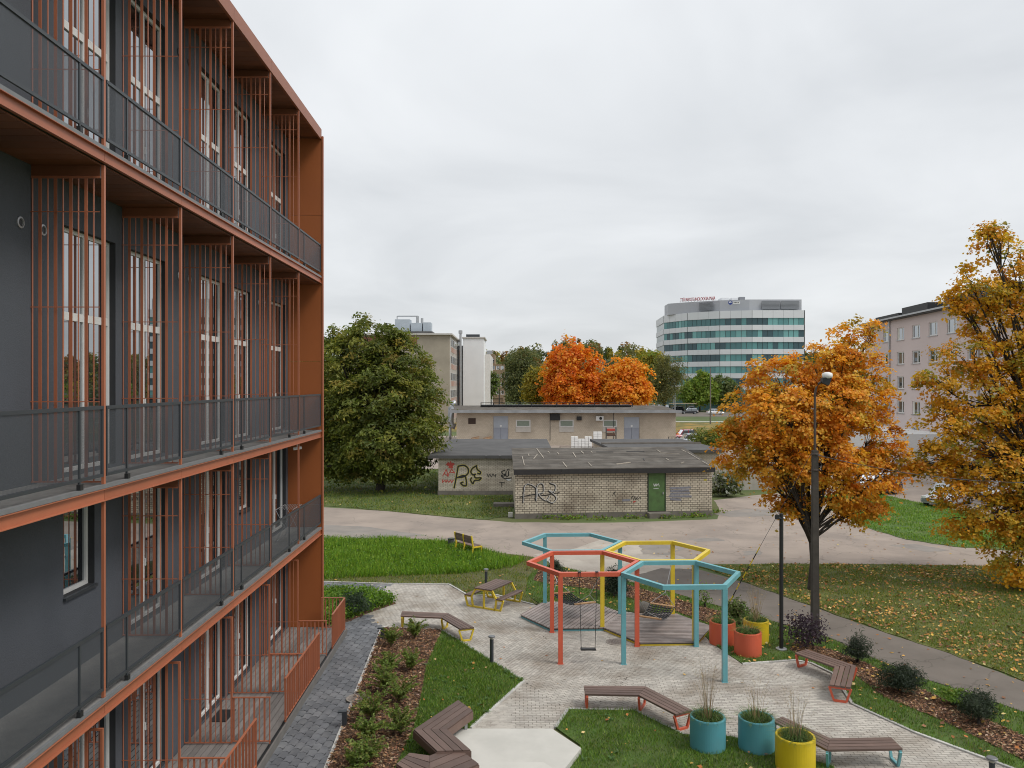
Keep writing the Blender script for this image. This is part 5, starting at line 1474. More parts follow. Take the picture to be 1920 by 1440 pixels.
# ================================================================== buildings in the distance
# beige block with a white tower block behind the chestnut
D3 = 150.0
beige = mat('beige_render', (.34, .30, .24), .9, .12, .5, dirt=(.22, .19, .15), dscale=.15, damt=.6)
a5 = GD(660, D3); L5 = GD(843, D3).x - a5.x; Z5 = H + (720 - 628) / F * D3
bl = thing('beige_block', 'beige rendered block with brown panel and strip windows behind the chestnut', 'building', a5, 0)
MB().box(0, L5, 0, 24, 0, Z5).build('wall', beige, bl)
MB().box(L5 - 16.5, L5 - 6.2, -.06, -.003, Z5 - 2.4, Z5 - .3).build('brown_panel', mat('brown_brick', (.20, .085, .055), .85, .15, 1), bl)
r5 = MB().box(-.3, L5 + .5, -.4, 24.4, Z5, Z5 + .3).build('roof', mat('pale_coping', (.5, .48, .45), .8), bl)
for s in range(5):
    z0 = 1.0 + s * 3.3
    for k in range(7):
        y = 1.0 + k * 3.2
        f = MB().box(L5 + .003, L5 + .1, y, y + 2.7, z0 + 1.1, z0 + 2.7).build('window', M['frame'], bl)
        MB().box(L5 + .101, L5 + .12, y + .15, y + 1.3, z0 + 1.2, z0 + 2.6).build('pane', M['pane'], f)
        MB().box(L5 + .101, L5 + .12, y + 1.4, y + 2.55, z0 + 1.2, z0 + 2.6).build('pane', M['pane'], f)
        MB().box(L5 + .003, L5 + .08, y, y + 2.7, z0 + .1, z0 + 1.08).build('spandrel', mat('terracotta', (.34, .16, .10), .8, .1), f)
    for k in range(8):
        MB().box(L5 + .003, L5 + .16, .65 + k * 3.2, .95 + k * 3.2, z0, z0 + 3.29).build('pilaster', M['frame'], bl)
hx_ = L5 - 11
MB().box(hx_ - 1.8, hx_ + 7.4, 3, 8, Z5 + .301, Z5 + .9).build('roof_plinth', M['felt_dark'], r5)
for x0, x1, z1, nm in ((0, 2.9, 2.9, 'ventilation_unit'), (3.1, 5.3, 2.2, 'ventilation_unit'), (5.5, 7.0, 2.3, 'ventilation_unit')):
    MB().box(hx_ + x0, hx_ + x1, 4, 7, Z5 + .91, Z5 + z1 + .4).build(nm, mat('unit_grey', (.38, .43, .48), .5, .1, 1), r5)
t_ = MB(); t_.tube([(hx_ + .4, 5, Z5 + 4.0), (hx_ + 4.4, 5, Z5 + 4.0)], .12, 8); t_.tube([(hx_ + 4.3, 5, Z5 + 2), (hx_ + 4.3, 5, Z5 + 4.0)], .28, 8); t_.tube([(hx_ + 5.2, 5, Z5 + 2), (hx_ + 5.2, 5, Z5 + 3.6)], .25, 8); t_.tube([(hx_ + .3, 5, Z5 + 3.2), (hx_ + .3, 5, Z5 + 4)], .1, 6); t_.build('duct', M['steel'], r5)
MB().box(hx_ - 2.1, hx_ - 1.5, 4, 4.6, Z5 + .301, Z5 + 2.6).build('vent_pipe', M['black'], r5)
D4 = 168.0
a6 = GD(868, D4); L6 = GD(907, D4).x - a6.x; Z6 = H + (720 - 634) / F * D4
wt = thing('white_block', 'plain white rendered block with a tall steel flue on its corner', 'building', a6, 0)
whr = mat('white_render', (.76, .77, .78), .9, .05, .3, dirt=(.66, .67, .68), dscale=.12, damt=.5)
MB().box(0, L6, 0, 12, 0, Z6).build('wall', whr, wt)
MB().box(L6 + .003, L6 + 1.2, 6, 30, 0, Z6 - 3.2).build('rear_wing', mat('cream_render', (.62, .6, .57), .9, .05), wt)
r6 = MB().box(-.2, L6 + .3, -.2, 12.2, Z6, Z6 + .25).build('roof', mat('pale_coping', (.5, .48, .45), .8), wt)
MB().box(.5, L6 - 1.0, 3, 4, Z6 + .251, Z6 + 1.0).build('roof_unit', M['rail'], r6)
MB().lathe([(.25, 0.2), (.25, Z6 + .9), (.42, Z6 + .95), (.42, Z6 + 1.6), (.2, Z6 + 1.7)], (-.5, -.4, 0), 12).build('flue', M['steel'], wt)
MB().box(-2.2, -.003, 2, 12, 0, Z6 - 1.5).build('side_wing', mat('dull_grey', (.20, .21, .22), .8), wt)
# brown terraced block
D5 = 262.0
a7 = GD(912, D5); L7 = GD(946, D5).x - a7.x
tbk = thing('brown_block', 'stepped brown block with rows of white-framed windows beyond the white block', 'building', a7, 0)
ops = []
for r_ in range(4):
    z0 = 4.6 + r_ * 2.75
    for k in range(4):
        if L7 * (k + .9) / 4 < L7: ops.append((L7 * (k + .12) / 4, L7 * (k + .88) / 4, z0, z0 + 1.3))
zt7 = H + (720 - 683) / F * D5
brn = mat('brown_facade', (.24, .17, .105), .9, .08, .3)
facade(tbk, L7, 0, zt7, [o_ for o_ in ops if o_[3] < zt7 - .3] + [(L7 * .1, L7 * .9, .1, 3.4)], brn, .3, dback=25)
for o_ in ops:
    if o_[3] >= zt7 - .3: continue
    f = MB().box(o_[0], o_[1], .1, .2, o_[2], o_[3]).build('window', M['frame'], tbk)
    w3 = (o_[1] - o_[0]); MB().box(o_[0] + w3 * .3, o_[1] - w3 * .12, .07, .098, o_[2] + .15, o_[3] - .1).build('pane', M['pane'], f)
MB().box(0, L7 * .45, .5, 20, zt7 + .003, zt7 + 3.4).build('top_storey', brn, tbk)
MB().box(0, L7 * .42, .35, .49, zt7 + .6, zt7 + 1.8).build('strip_window', M['pane'], tbk)
MB().box(0, L7 * .3, 1, 10, zt7 + 3.41, zt7 + 4.6).build('roof_unit', M['steel'], tbk)

# office block with teal window bands
offc = thing('office_block', 'white office block with teal window bands and red rooftop lettering', 'building', GD(1400, 243), 0)
OB = GD(1400, 243)
PTS = [GD(1232, 276), GD(1246, 256), GD(1290, 245.5), GD(1350, 239.5), GD(1410, 237), GD(1507, 237), GD(1507, 275)]
PTS = [p - OB for p in PTS]
clad = mat('white_cladding', (.66, .675, .69), .45, .04, .2)
FLH = 3.62; ztop = H + (720 - 594) / F * 237
zw1 = [ztop - .35 - k * FLH for k in range(7)]        # window band tops
def strip(z0, z1, m, name, off=0.0, parent=offc):
    b = MB()
    for i in range(len(PTS) - 1):
        p, q = PTS[i], PTS[i + 1]; d = (q - p).normalized(); nn = Vector((d.y, -d.x, 0)) * off
        b.quad((p.x + nn.x, p.y + nn.y, z0), (q.x + nn.x, q.y + nn.y, z0), (q.x + nn.x, q.y + nn.y, z1), (p.x + nn.x, p.y + nn.y, z1))
    return b.build(name, m, parent)
teals = [mat('teal_pane_%d' % k, c, .12, .05) for k, c in enumerate([(.10, .27, .27), (.07, .18, .19), (.04, .09, .105), (.16, .38, .37)])]
core = MB().prism([(p.x, p.y) for p in PTS], 0, ztop + 1.9).build('core', mat('band_shadow', (.10, .13, .14), .5), offc)  # core colour carries the shade of the recessed window bands
zprev = ztop + 1.95
gr = random.Random(5)
for k, zt in enumerate(zw1):
    if zt < 2: break
    bd = strip(zt, zprev, clad, 'cladding_band', .35)
    # lower lip
    lip = MB()
    for i in range(len(PTS) - 1):
        p, q = PTS[i], PTS[i + 1]; d = (q - p).normalized(); nn = Vector((d.y, -d.x, 0)) * .35
        for z in (zt, zprev): lip.quad((p.x, p.y, z), (q.x, q.y, z), (q.x + nn.x, q.y + nn.y, z), (p.x + nn.x, p.y + nn.y, z))
        n = max(1, int((q - p).length / 2.9))
        for s in range(n + 1):
            c = p.lerp(q, s / n) + nn * 1.03; lip.quad((c.x - d.x * .04, c.y - d.y * .04, zt), (c.x + d.x * .04, c.y + d.y * .04, zt), (c.x + d.x * .04, c.y + d.y * .04, zprev), (c.x - d.x * .04, c.y - d.y * .04, zprev))
    lip.build('panel_joint', mat('joint_grey', (.38, .39, .40), .6), bd)
    z0 = zt - 2.1
    tone = gr.choice(teals)
    for i in range(len(PTS) - 2):
        p, q = PTS[i], PTS[i + 1]; d = (q - p); n = max(1, int(round(d.length / 1.5))); an = math.atan2(d.y, d.x)
        if i == 0: mm_ = [mat('pale_pane', (.42, .47, .48), .3)]
        for s in range(n):
            c = p.lerp(q, (s + .5) / n); nv = Vector((d.y, -d.x, 0)).normalized() * .12
            if gr.random() < .7: tone = gr.choice(teals)
            o_ = link('pane', box_data(d.length / n - .14, .06, 2.05, tone if i else mm_[0], 'pane'), offc, (c.x + nv.x, c.y + nv.y, z0 + 1.05))
            o_.rotation_euler = (0, 0, an)
    zprev = z0
strip(0, zprev, mat('teal_base', (.05, .13, .13), .3), 'ground_floor', .1)
# set-back plant storey
pent = [GD(1246, 259), GD(1253, 252), GD(1290, 247.5), GD(1350, 242), GD(1405, 239.5), GD(1503, 239.5), GD(1503, 270), GD(1246, 272)]
pent = [p - OB for p in pent]; zp = H + (720 - 561.5) / F * 239.5
pg_ = mat('plant_cladding', (.43, .44, .47), .5, .03, .2)
ph = MB().prism([(p.x, p.y) for p in pent], ztop + 1.9, zp).build('plant_storey', pg_, offc)
lv = mat('louvre_grey', (.22, .23, .25), .5, .05)
for x0, x1, dd in ((1311, 1337, 244.4), (1428, 1462, 239.2), (1464, 1498, 239.2)):
    A, B = GD(x0, dd + (0.55 if dd > 240 else 0)) - OB, GD(x1, dd - (1.9 if dd > 240 else 0)) - OB
    d = B - A; nn = Vector((d.y, -d.x, 0)).normalized() * .25
    for k in range(7):
        z0 = ztop + 2.5 + k * .37
        MB().loft([[A + nn + Vector((0, 0, z0)), B + nn + Vector((0, 0, z0)), B + nn * .1 + Vector((0, 0, z0)), A + nn * .1 + Vector((0, 0, z0))], [A + nn + Vector((0, 0, z0 + .3)), B + nn + Vector((0, 0, z0 + .3)), B + nn * .1 + Vector((0, 0, z0 + .3)), A + nn * .1 + Vector((0, 0, z0 + .3))]]).build('louvre', lv, ph)
for x0, x1, h_, m_ in ((1353, 1367, 1.2, clad), (1372, 1384, 1.2, clad), (1387, 1397, 1.5, lv), (1424, 1447, .55, M['black']), (1460, 1482, .55, M['black'])):
    A, B = GD(x0, 246) - OB, GD(x1, 246) - OB
    MB().box(A.x, B.x, A.y, A.y + 4, zp + .002, zp + h_).build('roof_unit', m_, ph)
def letters(txt, size, p, q, m, parent, name, ext=.08):
    """Upright lettering standing between two points."""
    cu = bpy.data.curves.new(name, 'FONT'); cu.body = txt; cu.size = size; cu.extrude = ext; cu.align_x = 'CENTER'; cu.materials.append(m)
    o_ = bpy.data.objects.new(name, cu); COL.objects.link(o_)
    dg = bpy.context.evaluated_depsgraph_get(); me = bpy.data.meshes.new_from_object(o_.evaluated_get(dg)); bpy.data.objects.remove(o_)
    xs = [v.co.x for v in me.vertices]; wd = max(xs) - min(xs); d = q - p
    s = math.hypot(d.x, d.y) / wd
    for v in me.vertices: v.co.x *= s
    c = (p + q) / 2
    o2 = link(name, me, parent, c); o2.rotation_euler = (R(90), 0, math.atan2(d.y, d.x))
    return o2
lp_, lq_ = GD(1274, 246.5) - OB, GD(1339, 240.5) - OB
z_l = zp - .5
letters('TTÜ INFOTEHNOLOOGIA MAJA', 1.45, Vector((lp_.x, lp_.y - 1.2, z_l)), Vector((lq_.x, lq_.y - 1.2, z_l + .9)), mat('red_letters', (.42, .03, .04), .5), offc, 'rooftop_lettering', .1)
sup = MB()
for k in range(13):
    c = Vector((lp_.x, lp_.y - 1, 0)).lerp(Vector((lq_.x, lq_.y - 1, 0)), k / 12); sup.box(c.x - .05, c.x + .05, c.y, c.y + .1, zp - .8, zp + .15)
sup.build('letter_supports', M['steel'], offc)
# round emblem and name plate
lc = GD(1366, 241.2) - OB; zc = H + (720 - 568.5) / F * 241; n = 20
def disc(r0, r1, y, m, nm, cut=None):
    b = MB()
    for k in range(n):
        t0, t1 = 2 * math.pi * k / n, 2 * math.pi * (k + 1) / n
        if cut and not cut(t0): continue
        b.quad((lc.x + r0 * math.cos(t0), y, zc + r0 * math.sin(t0)), (lc.x + r1 * math.cos(t0), y, zc + r1 * math.sin(t0)), (lc.x + r1 * math.cos(t1), y, zc + r1 * math.sin(t1)), (lc.x + r0 * math.cos(t1), y, zc + r0 * math.sin(t1)))
    return b.build(nm, m, offc)
yb = lc.y - 2.0
blu = mat('emblem_blue', (.02, .045, .22), .5)
disc(0.02, .62, yb + .02, clad, 'emblem'); disc(.42, .66, yb, blu, 'emblem_ring'); disc(.02, .42, yb - .005, blu, 'emblem_fill', lambda t: t > math.pi)
np_ = MB().box(lc.x + .85, lc.x + 2.9, yb, yb + .06, zc - .35, zc + .3).build('name_plate', M['white'], offc)
for k in range(4): MB().box(lc.x + 1.0 + k * .42, lc.x + 1.28 + k * .42, yb - .03, yb - .002, zc - .12, zc + .12).build('plate_mark', M['black'], np_)

# pink apartment block on the right
e0 = Vector((46.5, 104.0, 0)); dv = Vector((-.089, -1, 0)).normalized()
pk = thing('pink_apartment_block', 'long pink apartment block with rows of white windows behind the maples', 'building', e0, math.atan2(dv.y, dv.x))
Lp, Zp = 58.0, 15.7
pops = []
for k in range(13):
    s = 2.0 + 4.3 * k
    for r_ in range(5):
        zt = 14.7 - 2.85 * r_
        if r_ == 4 and k % 4 == 2: pops.append((s + .3, s + 1.8, .1, 2.3))
        else: pops.append((s, s + 2.1, zt - 1.45, zt))
pink = mat('pink_render', (.57, .485, .465), .9, .06, .4, dirt=(.49, .415, .395), dscale=.2, damt=.5)
facade(pk, Lp, 0, Zp, pops, pink, .25, dback=14)
for x0, x1, z0, z1 in pops:
    f = MB(); t = .1
    f.box(x0, x1, .1, .2, z0, z0 + t); f.box(x0, x1, .1, .2, z1 - t, z1); f.box(x0, x0 + t, .1, .2, z0 + t, z1 - t); f.box(x1 - t, x1, .1, .2, z0 + t, z1 - t)
    xm = x0 + (x1 - x0) * .62; f.box(xm - .06, xm + .06, .1, .2, z0 + t, z1 - t)
    f = f.build('window', M['white'], pk)
    MB().box(x0 + t, xm - .06, .15, .17, z0 + t, z1 - t).build('pane', M['pane'], f); MB().box(xm + .06, x1 - t, .15, .17, z0 + t, z1 - t).build('pane', M['pane'], f)
    if gr.random() < .35: MB().box(x0 + t, x0 + t + (xm - x0) * gr.uniform(.2, .6), .142, .149, z0 + t, z1 - t).build('curtain', M['curtain'], f)
    MB().box(x0 - .1, x1 + .1, -.08, .09, z0 - .08, z0 - .003).build('sill', M['steel'], f)
rp = MB().box(-.5, Lp, -.6, 14.5, Zp + .002, Zp + .3).build('roof', M['felt_dark'], pk)
MB().box(-.5, Lp, -.75, -.61, Zp + .12, Zp + .3).build('gutter', M['steel'], rp)
for x0, x1, h_ in ((1.5, 9, 1.3), (10, 17, 1.9), (21, 34, 2.0), (38, 52, 1.6)):
    MB().box(x0, x1, .8, 5, Zp + .301, Zp + h_ * .75).build('roof_box', M['black'], rp)
MB().tube([(8.6, -.12, 0.2), (8.6, -.12, Zp)], .09, 6).build('downpipe', M['steel'], pk)
MB().tube([(30.1, -.12, 0.2), (30.1, -.12, Zp)], .09, 6).build('downpipe', M['steel'], pk)
wc = MB().box(7.0, 24, -5.5, -.003, 0, 3.0).build('white_annex', M['white'], pk)

# ================================================================== streets beyond
sheet('street', [(-60, 196), (160, 196), (160, 226), (-60, 226)], 0.02, M['path'])
sheet('car_park', [(-120, 240), (160, 240), (160, 300), (-120, 300)], 0.02, M['path'])
sheet('pavement', [(-60, 170), (120, 166), (120, 168.5), (-60, 172.5)], 0.025, M['kerb'])
sheet('leafy_verge', [(-20, 135), (60, 128), (60, 165), (-20, 168)], 0.015, mat('leafy_verge', (.13, .12, .03), .95, .4, .4, 0, dirt=(.42, .22, .04), dscale=.35, damt=.8))
sheet('back_yard', [(-40, 62), (30, 64), (60, 90), (34, 122), (-60, 125), (-70, 70)], 0.012, M['yard'])

# ================================================================== trees
ORANGE = [((.78, .34, .015), 4), ((.82, .43, .025), 4), ((.72, .26, .018), 2.6), ((.84, .54, .07), 1.6), ((.55, .40, .03), 1.6), ((.26, .26, .025), 1.2), ((.5, .17, .025), .6)]
ORANGE_G = [((.76, .37, .015), 4), ((.80, .46, .025), 4), ((.60, .40, .025), 3), ((.30, .29, .025), 2.6), ((.15, .19, .02), 1.4), ((.64, .24, .016), 1.6)]
RED_O = [((.78, .22, .012), 4), ((.82, .32, .015), 4), ((.66, .14, .014), 2), ((.78, .44, .025), 2)]
CHEST = [((.13, .165, .018), 4), ((.19, .225, .026), 4), ((.075, .105, .015), 3), ((.31, .30, .042), 1.8), ((.42, .32, .05), .7), ((.24, .17, .035), .5)]
DARKG = [((.085, .115, .034), 4), ((.115, .145, .042), 3), ((.16, .175, .05), 2)]
LIMEG = [((.17, .27, .022), 4), ((.24, .33, .03), 3), ((.12, .2, .02), 2), ((.34, .33, .04), 1)]
YELG = [((.34, .29, .025), 4), ((.46, .33, .03), 2.5), ((.2, .21, .025), 3)]
OLIVE = [((.18, .19, .055), 4), ((.24, .22, .062), 3), ((.14, .155, .048), 3), ((.3, .25, .07), 1)]

def lobes_px(lst, D, dep=.9):
    """Crown lobes measured in the photograph, turned into real balls of leaves at distance D."""
    out = []
    for l in lst:
        px, py, rx, rz = l[:4]; dy_ = l[4] if len(l) > 4 else 0
        Dd = D + dy_; s = Dd / F
        out.append((np.array([(px - 960) * s, Dd, H - (py - 720) * s]), np.array([rx * s, rx * s * dep, rz * s])))
    return out

def tree(name, label, cat, base, lobes, pal, nclump, per, leaf, csize, seed, trunk_r=.2, fork=.3, group=None, shape=.85, twigs=.25, bark=None, flat=.55, limbs=None, shell=.5, up=.5, lean=(0, 0), cvar=.5, mf=.8, rag=0):
    g = np.random.default_rng(seed); rd = random.Random(seed)
    lobes = list(lobes)
    for _ in range(rag):             # sprays that stand out of the crown's outline
        c, r = lobes[rd.randrange(len(lobes))]; d = g.normal(size=3); d /= np.linalg.norm(d)
        lobes.append((c + d * r * 1.05, np.full(3, r.mean() * rd.uniform(.16, .34))))
    t = thing(name, label, cat, base, 0, group)
    b0 = np.array(base)
    vol = np.array([np.prod(r) ** (2 / 3) for c, r in lobes]); vol /= vol.sum()
    cen, nrm, lob = [], [], []
    for (c, r), vshare in zip(lobes, vol):
        n = max(3, int(nclump * vshare))
        d = g.normal(size=(n, 3)); d /= np.linalg.norm(d, axis=1, keepdims=True)
        rad = (shell + (1 - shell) * g.uniform(0, 1, n) ** .6) * (1 + .10 * np.sin(d[:, 0] * 5 + c[0]) * np.sin(d[:, 2] * 6 + seed) + g.normal(0, .05, n))
        cen.append(c + d * rad[:, None] * r); nrm.append(d); lob.append(np.full(n, len(lob)))
    cen = np.concatenate(cen); nrm = np.concatenate(nrm); lob = np.concatenate(lob)
    # leaves
    k = len(cen); cnt = g.integers(int(per * .6), int(per * 1.4) + 1, k); idx = np.repeat(np.arange(k), cnt); m = len(idx)
    off = g.normal(size=(m, 3)) * np.array([csize, csize, csize * flat])
    out = nrm[idx]
    off += out * np.abs(g.normal(0, csize * .3, m))[:, None]
    rr2 = (off[:, :2] ** 2).sum(1); off[:, 2] -= rr2 / (csize * 4.5)
    pos = cen[idx] + off
    pos[:, 2] = np.maximum(pos[:, 2], b0[2] + .25)
    nn = out * .7 + g.normal(0, .55, (m, 3)) + np.array([0, 0, up])
    v, f = leaf_quads(pos - b0, nn, np.full(m, leaf), g, shape)
    cc = pick(pal, k, g, .12)[idx] * cvar + pick(pal, m, g, .18) * (1 - cvar)
    np_mesh('crown', v, f, M['leaf'], t, col=cc)
    # trunk, limbs, twigs
    tb_ = MB(); H0 = Vector((0, 0, 0))
    top = max(c[2] + r[2] * .3 for c, r in lobes) - b0[2]
    fz = max(mf, top * fork); ax = Vector((lean[0], lean[1], fz))
    tb_.tube([H0 - Vector((0, 0, .1)), Vector((0, 0, .12)), ax * .5 + Vector((rd.uniform(-.1, .1), 0, 0)), ax], [trunk_r * 1.5, trunk_r * 1.1, trunk_r * .95, trunk_r * .85], 9)
    nodes = []
    sel = lobes if limbs is None else lobes[:limbs]
    for c, r in sel:
        tgt = Vector(c - b0); st = ax * rd.uniform(.82, 1.0)
        midp = st.lerp(tgt, .45) + Vector((rd.uniform(-.2, .2), rd.uniform(-.2, .2), .12 * (tgt - st).length * (1 if tgt.z > st.z else -.2)))
        P = []
        for q in range(8):
            tt = q / 7
            p = st * (1 - tt) ** 2 + midp * 2 * tt * (1 - tt) + tgt * tt * tt
            P.append(p + Vector((rd.uniform(-1, 1), rd.uniform(-1, 1), rd.uniform(-1, 1))) * .05 * (tgt - st).length * (tt * (1 - tt)))
        r0 = trunk_r * rd.uniform(.38, .6)
        tb_.tube(P, [r0 * (1 - .82 * q / 7) for q in range(8)], 6)
        nodes.append(P)
    for i in range(k):
        if g.random() > twigs: continue
        P = nodes[min(lob[i], len(nodes) - 1)]
        e = Vector(cen[i] - b0); q = min(range(2, 8), key=lambda z: (P[z] - e).length + .3 * (7 - z) * 0)
        s = P[max(2, q - 1)]
        mdl = s.lerp(e, .5) + Vector((rd.uniform(-.15, .15), rd.uniform(-.15, .15), .1 * (e - s).length))
        tb_.tube([s, mdl, e], [trunk_r * .1, trunk_r * .065, trunk_r * .03], 4)
    tb_.build('trunk', bark or M['bark'], t, smooth=True)
    return t

# chestnut behind the meadow
B_ = GD(713, 60)
tree('chestnut_tree', 'large round green chestnut tree beside the graffiti annex', 'tree', B_, lobes_px([(690, 640, 58, 50), (650, 690, 68, 66), (750, 690, 62, 62), (735, 650, 40, 40), (705, 745, 92, 72, -1), (640, 780, 62, 78), (786, 775, 50, 62), (715, 820, 88, 58, -1.5), (660, 846, 58, 38), (775, 835, 52, 48), (600, 800, 50, 70), (728, 740, 92, 95, 2.5), (600, 740, 50, 80, 2), (690, 868, 70, 26), (760, 868, 40, 26), (630, 868, 40, 26)], 60),
     CHEST, 1650, 56, .26, .33, 21, .34, .16, shape=.5, twigs=.12, flat=.4, up=.75, cvar=.68, rag=30)
# maple behind the lamp pole
B_ = GD(1520, 31)
tree('maple_tree', 'orange maple tree behind the concrete lamp pole', 'tree', B_, lobes_px([(1590, 640, 46, 46), (1540, 690, 60, 50), (1460, 712, 58, 46), (1405, 775, 52, 52), (1480, 775, 78, 60, -1), (1575, 755, 70, 62, -.6), (1630, 720, 42, 56), (1640, 815, 48, 56), (1385, 850, 44, 46), (1450, 860, 62, 46, -1), (1540, 855, 72, 48, -.8), (1628, 888, 52, 44), (1678, 870, 28, 34), (1475, 925, 34, 28), (1575, 925, 44, 32), (1640, 950, 30, 26), (1490, 950, 26, 18), (1600, 960, 24, 18), (1500, 800, 80, 70, 1.6)], 31),
     ORANGE, 900, 68, .108, .19, 22, .115, .22, shape=.95, twigs=.35, up=.8, flat=.42, cvar=.65, rag=34)
# large maple at the picture's edge
B_ = GD(1985, 31)
tree('maple_tree', 'tall orange maple tree with drooping branches cut by the picture edge', 'tree', B_, lobes_px([(1858, 445, 34, 40), (1900, 500, 48, 54), (1835, 540, 46, 40), (1800, 560, 28, 30), (1880, 610, 62, 48), (1800, 668, 44, 34), (1755, 715, 34, 34), (1840, 740, 72, 60), (1765, 800, 48, 50), (1850, 850, 76, 66), (1790, 900, 52, 48), (1745, 860, 28, 34), (1855, 950, 62, 50), (1800, 985, 34, 30), (1895, 1035, 40, 48), (1905, 1075, 26, 30), (1915, 900, 60, 80), (1915, 720, 60, 80), (1960, 560, 70, 90), (1990, 700, 90, 110), (1990, 880, 100, 110), (2060, 780, 90, 150), (1940, 800, 90, 120, 1.8), (1930, 960, 60, 60)], 31),
     ORANGE_G, 1150, 62, .112, .21, 23, .17, .3, shape=.95, twigs=.4, up=.8, flat=.42, cvar=.65, rag=34, lean=(-.35, 0))
# far trees
FAR = 'trees beyond the outbuilding'
tree('maple_tree', 'brilliant orange-red maple tree behind the long outbuilding', 'tree', GD(1078, 150), lobes_px([(1062, 668, 30, 34), (1095, 690, 34, 40), (1040, 695, 22, 34), (1075, 720, 52, 32), (1040, 735, 24, 22), (1115, 725, 26, 28), (1075, 745, 50, 18)], 150), RED_O, 420, 36, .5, .62, 24, .3, .2, FAR, .8, .05)
tree('maple_tree', 'smaller orange maple tree with dark limbs left of the willow', 'tree', GD(1172, 148), lobes_px([(1168, 690, 22, 18), (1190, 705, 26, 26), (1155, 712, 24, 26), (1175, 735, 44, 24), (1203, 735, 22, 20), (1145, 740, 18, 18)], 148), RED_O[:2] + ORANGE[:4], 300, 36, .48, .6, 25, .28, .2, FAR, .8, .1)
tree('willow_tree', 'grey-green drooping tree between the brown block and the red maple', 'tree', GD(975, 185), lobes_px([(978, 675, 22, 22), (968, 700, 24, 26), (992, 705, 22, 30), (975, 730, 28, 24)], 185), OLIVE[:1] + DARKG, 260, 36, .5, .8, 26, .25, .3, FAR, .5, .05)
tree('linden_tree', 'small yellow-green tree at the foot of the red maple', 'tree', GD(1002, 155), lobes_px([(1003, 705, 16, 18), (998, 728, 20, 20), (1010, 742, 20, 14)], 155), YELG, 160, 32, .45, .5, 27, .18, .2, FAR, .7, .05)
tree('linden_tree', 'yellow-green tree rising behind the smaller orange maple', 'tree', GD(1215, 190), lobes_px([(1222, 675, 20, 18), (1205, 685, 20, 20), (1220, 705, 24, 26), (1238, 690, 12, 18)], 190), LIMEG[:1] + YELG, 220, 34, .55, .7, 28, .25, .3, FAR, .7, .05)
tree('willow_tree', 'grey willow with thin hanging foliage in front of the office block', 'tree', GD(1246, 165), lobes_px([(1246, 680, 14, 20), (1240, 705, 20, 24), (1258, 710, 18, 26), (1244, 735, 24, 20), (1272, 690, 10, 20), (1228, 735, 12, 18)], 165), DARKG[1:] + OLIVE, 260, 34, .42, .62, 29, .25, .3, FAR, .4, .15)
tree('linden_tree', 'bright green tree growing behind the bus shelter', 'tree', GD(1312, 230), lobes_px([(1313, 712, 18, 16), (1300, 728, 20, 16), (1328, 730, 18, 16), (1313, 742, 30, 14), (1288, 742, 12, 10)], 230), LIMEG, 260, 36, .6, .75, 30, .25, .2, FAR, .7, .12)
tree('linden_tree', 'darker green tree partly hidden by the orange maple near the office', 'tree', GD(1358, 234), lobes_px([(1356, 720, 16, 18), (1345, 738, 18, 16), (1370, 735, 16, 18)], 234), DARKG[1:] + LIMEG[2:3], 160, 34, .6, .75, 31, .25, .2, FAR, .7, .12)
tree('linden_tree', 'small green tree before the brown block', 'tree', GD(921, 178), lobes_px([(922, 712, 10, 14), (919, 728, 10, 14)], 178), LIMEG[:1] + DARKG, 90, 30, .42, .5, 32, .15, .3, FAR, .7, .05)
for k, (px, D_, ztop_, lab) in enumerate(((600, 110, 11, 'dark green tree glimpsed past the building corner'),)):
    s = F / D_
    tree('linden_tree', lab, 'tree', GD(px, D_), lobes_px([(px, 720 - (ztop_ * .6 - H) * s, 3.2 * s, .4 * ztop_ * s), (px + 2.2 * s, 720 - (ztop_ * .45 - H) * s, 2.4 * s, .3 * ztop_ * s)], D_), (DARKG + CHEST) if k == 0 else YELG, 200, 34, .45, .6, 33 + k, .2, .2, FAR, .7, .05)
# small cypress by the pink block
tree('cypress_shrub', 'small dark conifer standing by the pink apartment block', 'shrub', GD(1693, 88), lobes_px([(1693, 830, 8, 14), (1693, 845, 10, 14)], 88), DARKG, 70, 40, .2, .22, 40, .06, .2, None, .4, .05)

# wooded hill
hb = MB(); nx_, ny_ = 40, 8
def hz(x, y): 
    e = max(0.0, min(1.0, (y - 380) / 240)); e = e * e * (3 - 2 * e)
    return e * (19 + 5 * math.sin(x * .012 + 1) + 4 * math.sin(x * .031)) * (1 if y < 700 else max(0, 1 - (y - 700) / 400))
ys = [380, 430, 480, 540, 600, 660, 720, 900, 1150]
hv_ = [(x, y, hz(x, y) + .02) for y in ys for x in np.linspace(-500, 700, nx_)]
hf = [(j * nx_ + i, j * nx_ + i + 1, (j + 1) * nx_ + i + 1, (j + 1) * nx_ + i) for j in range(len(ys) - 1) for i in range(nx_ - 1)]
hb.v, hb.f = hv_, hf
props(hb.build('hill', mat('wooded_hill', (.05, .06, .03), .95, .3, .05), None, (0, 0, 0), True), kind='structure')
g = np.random.default_rng(77); n = 900
tx = g.uniform(-330, 480, n); ty = g.uniform(395, 720, n)
C_, N_, K_ = [], [], []
pals = [DARKG, DARKG, OLIVE, OLIVE, YELG, LIMEG[2:3] + DARKG, [((.30, .15, .03), 1), ((.22, .13, .03), 1)]]
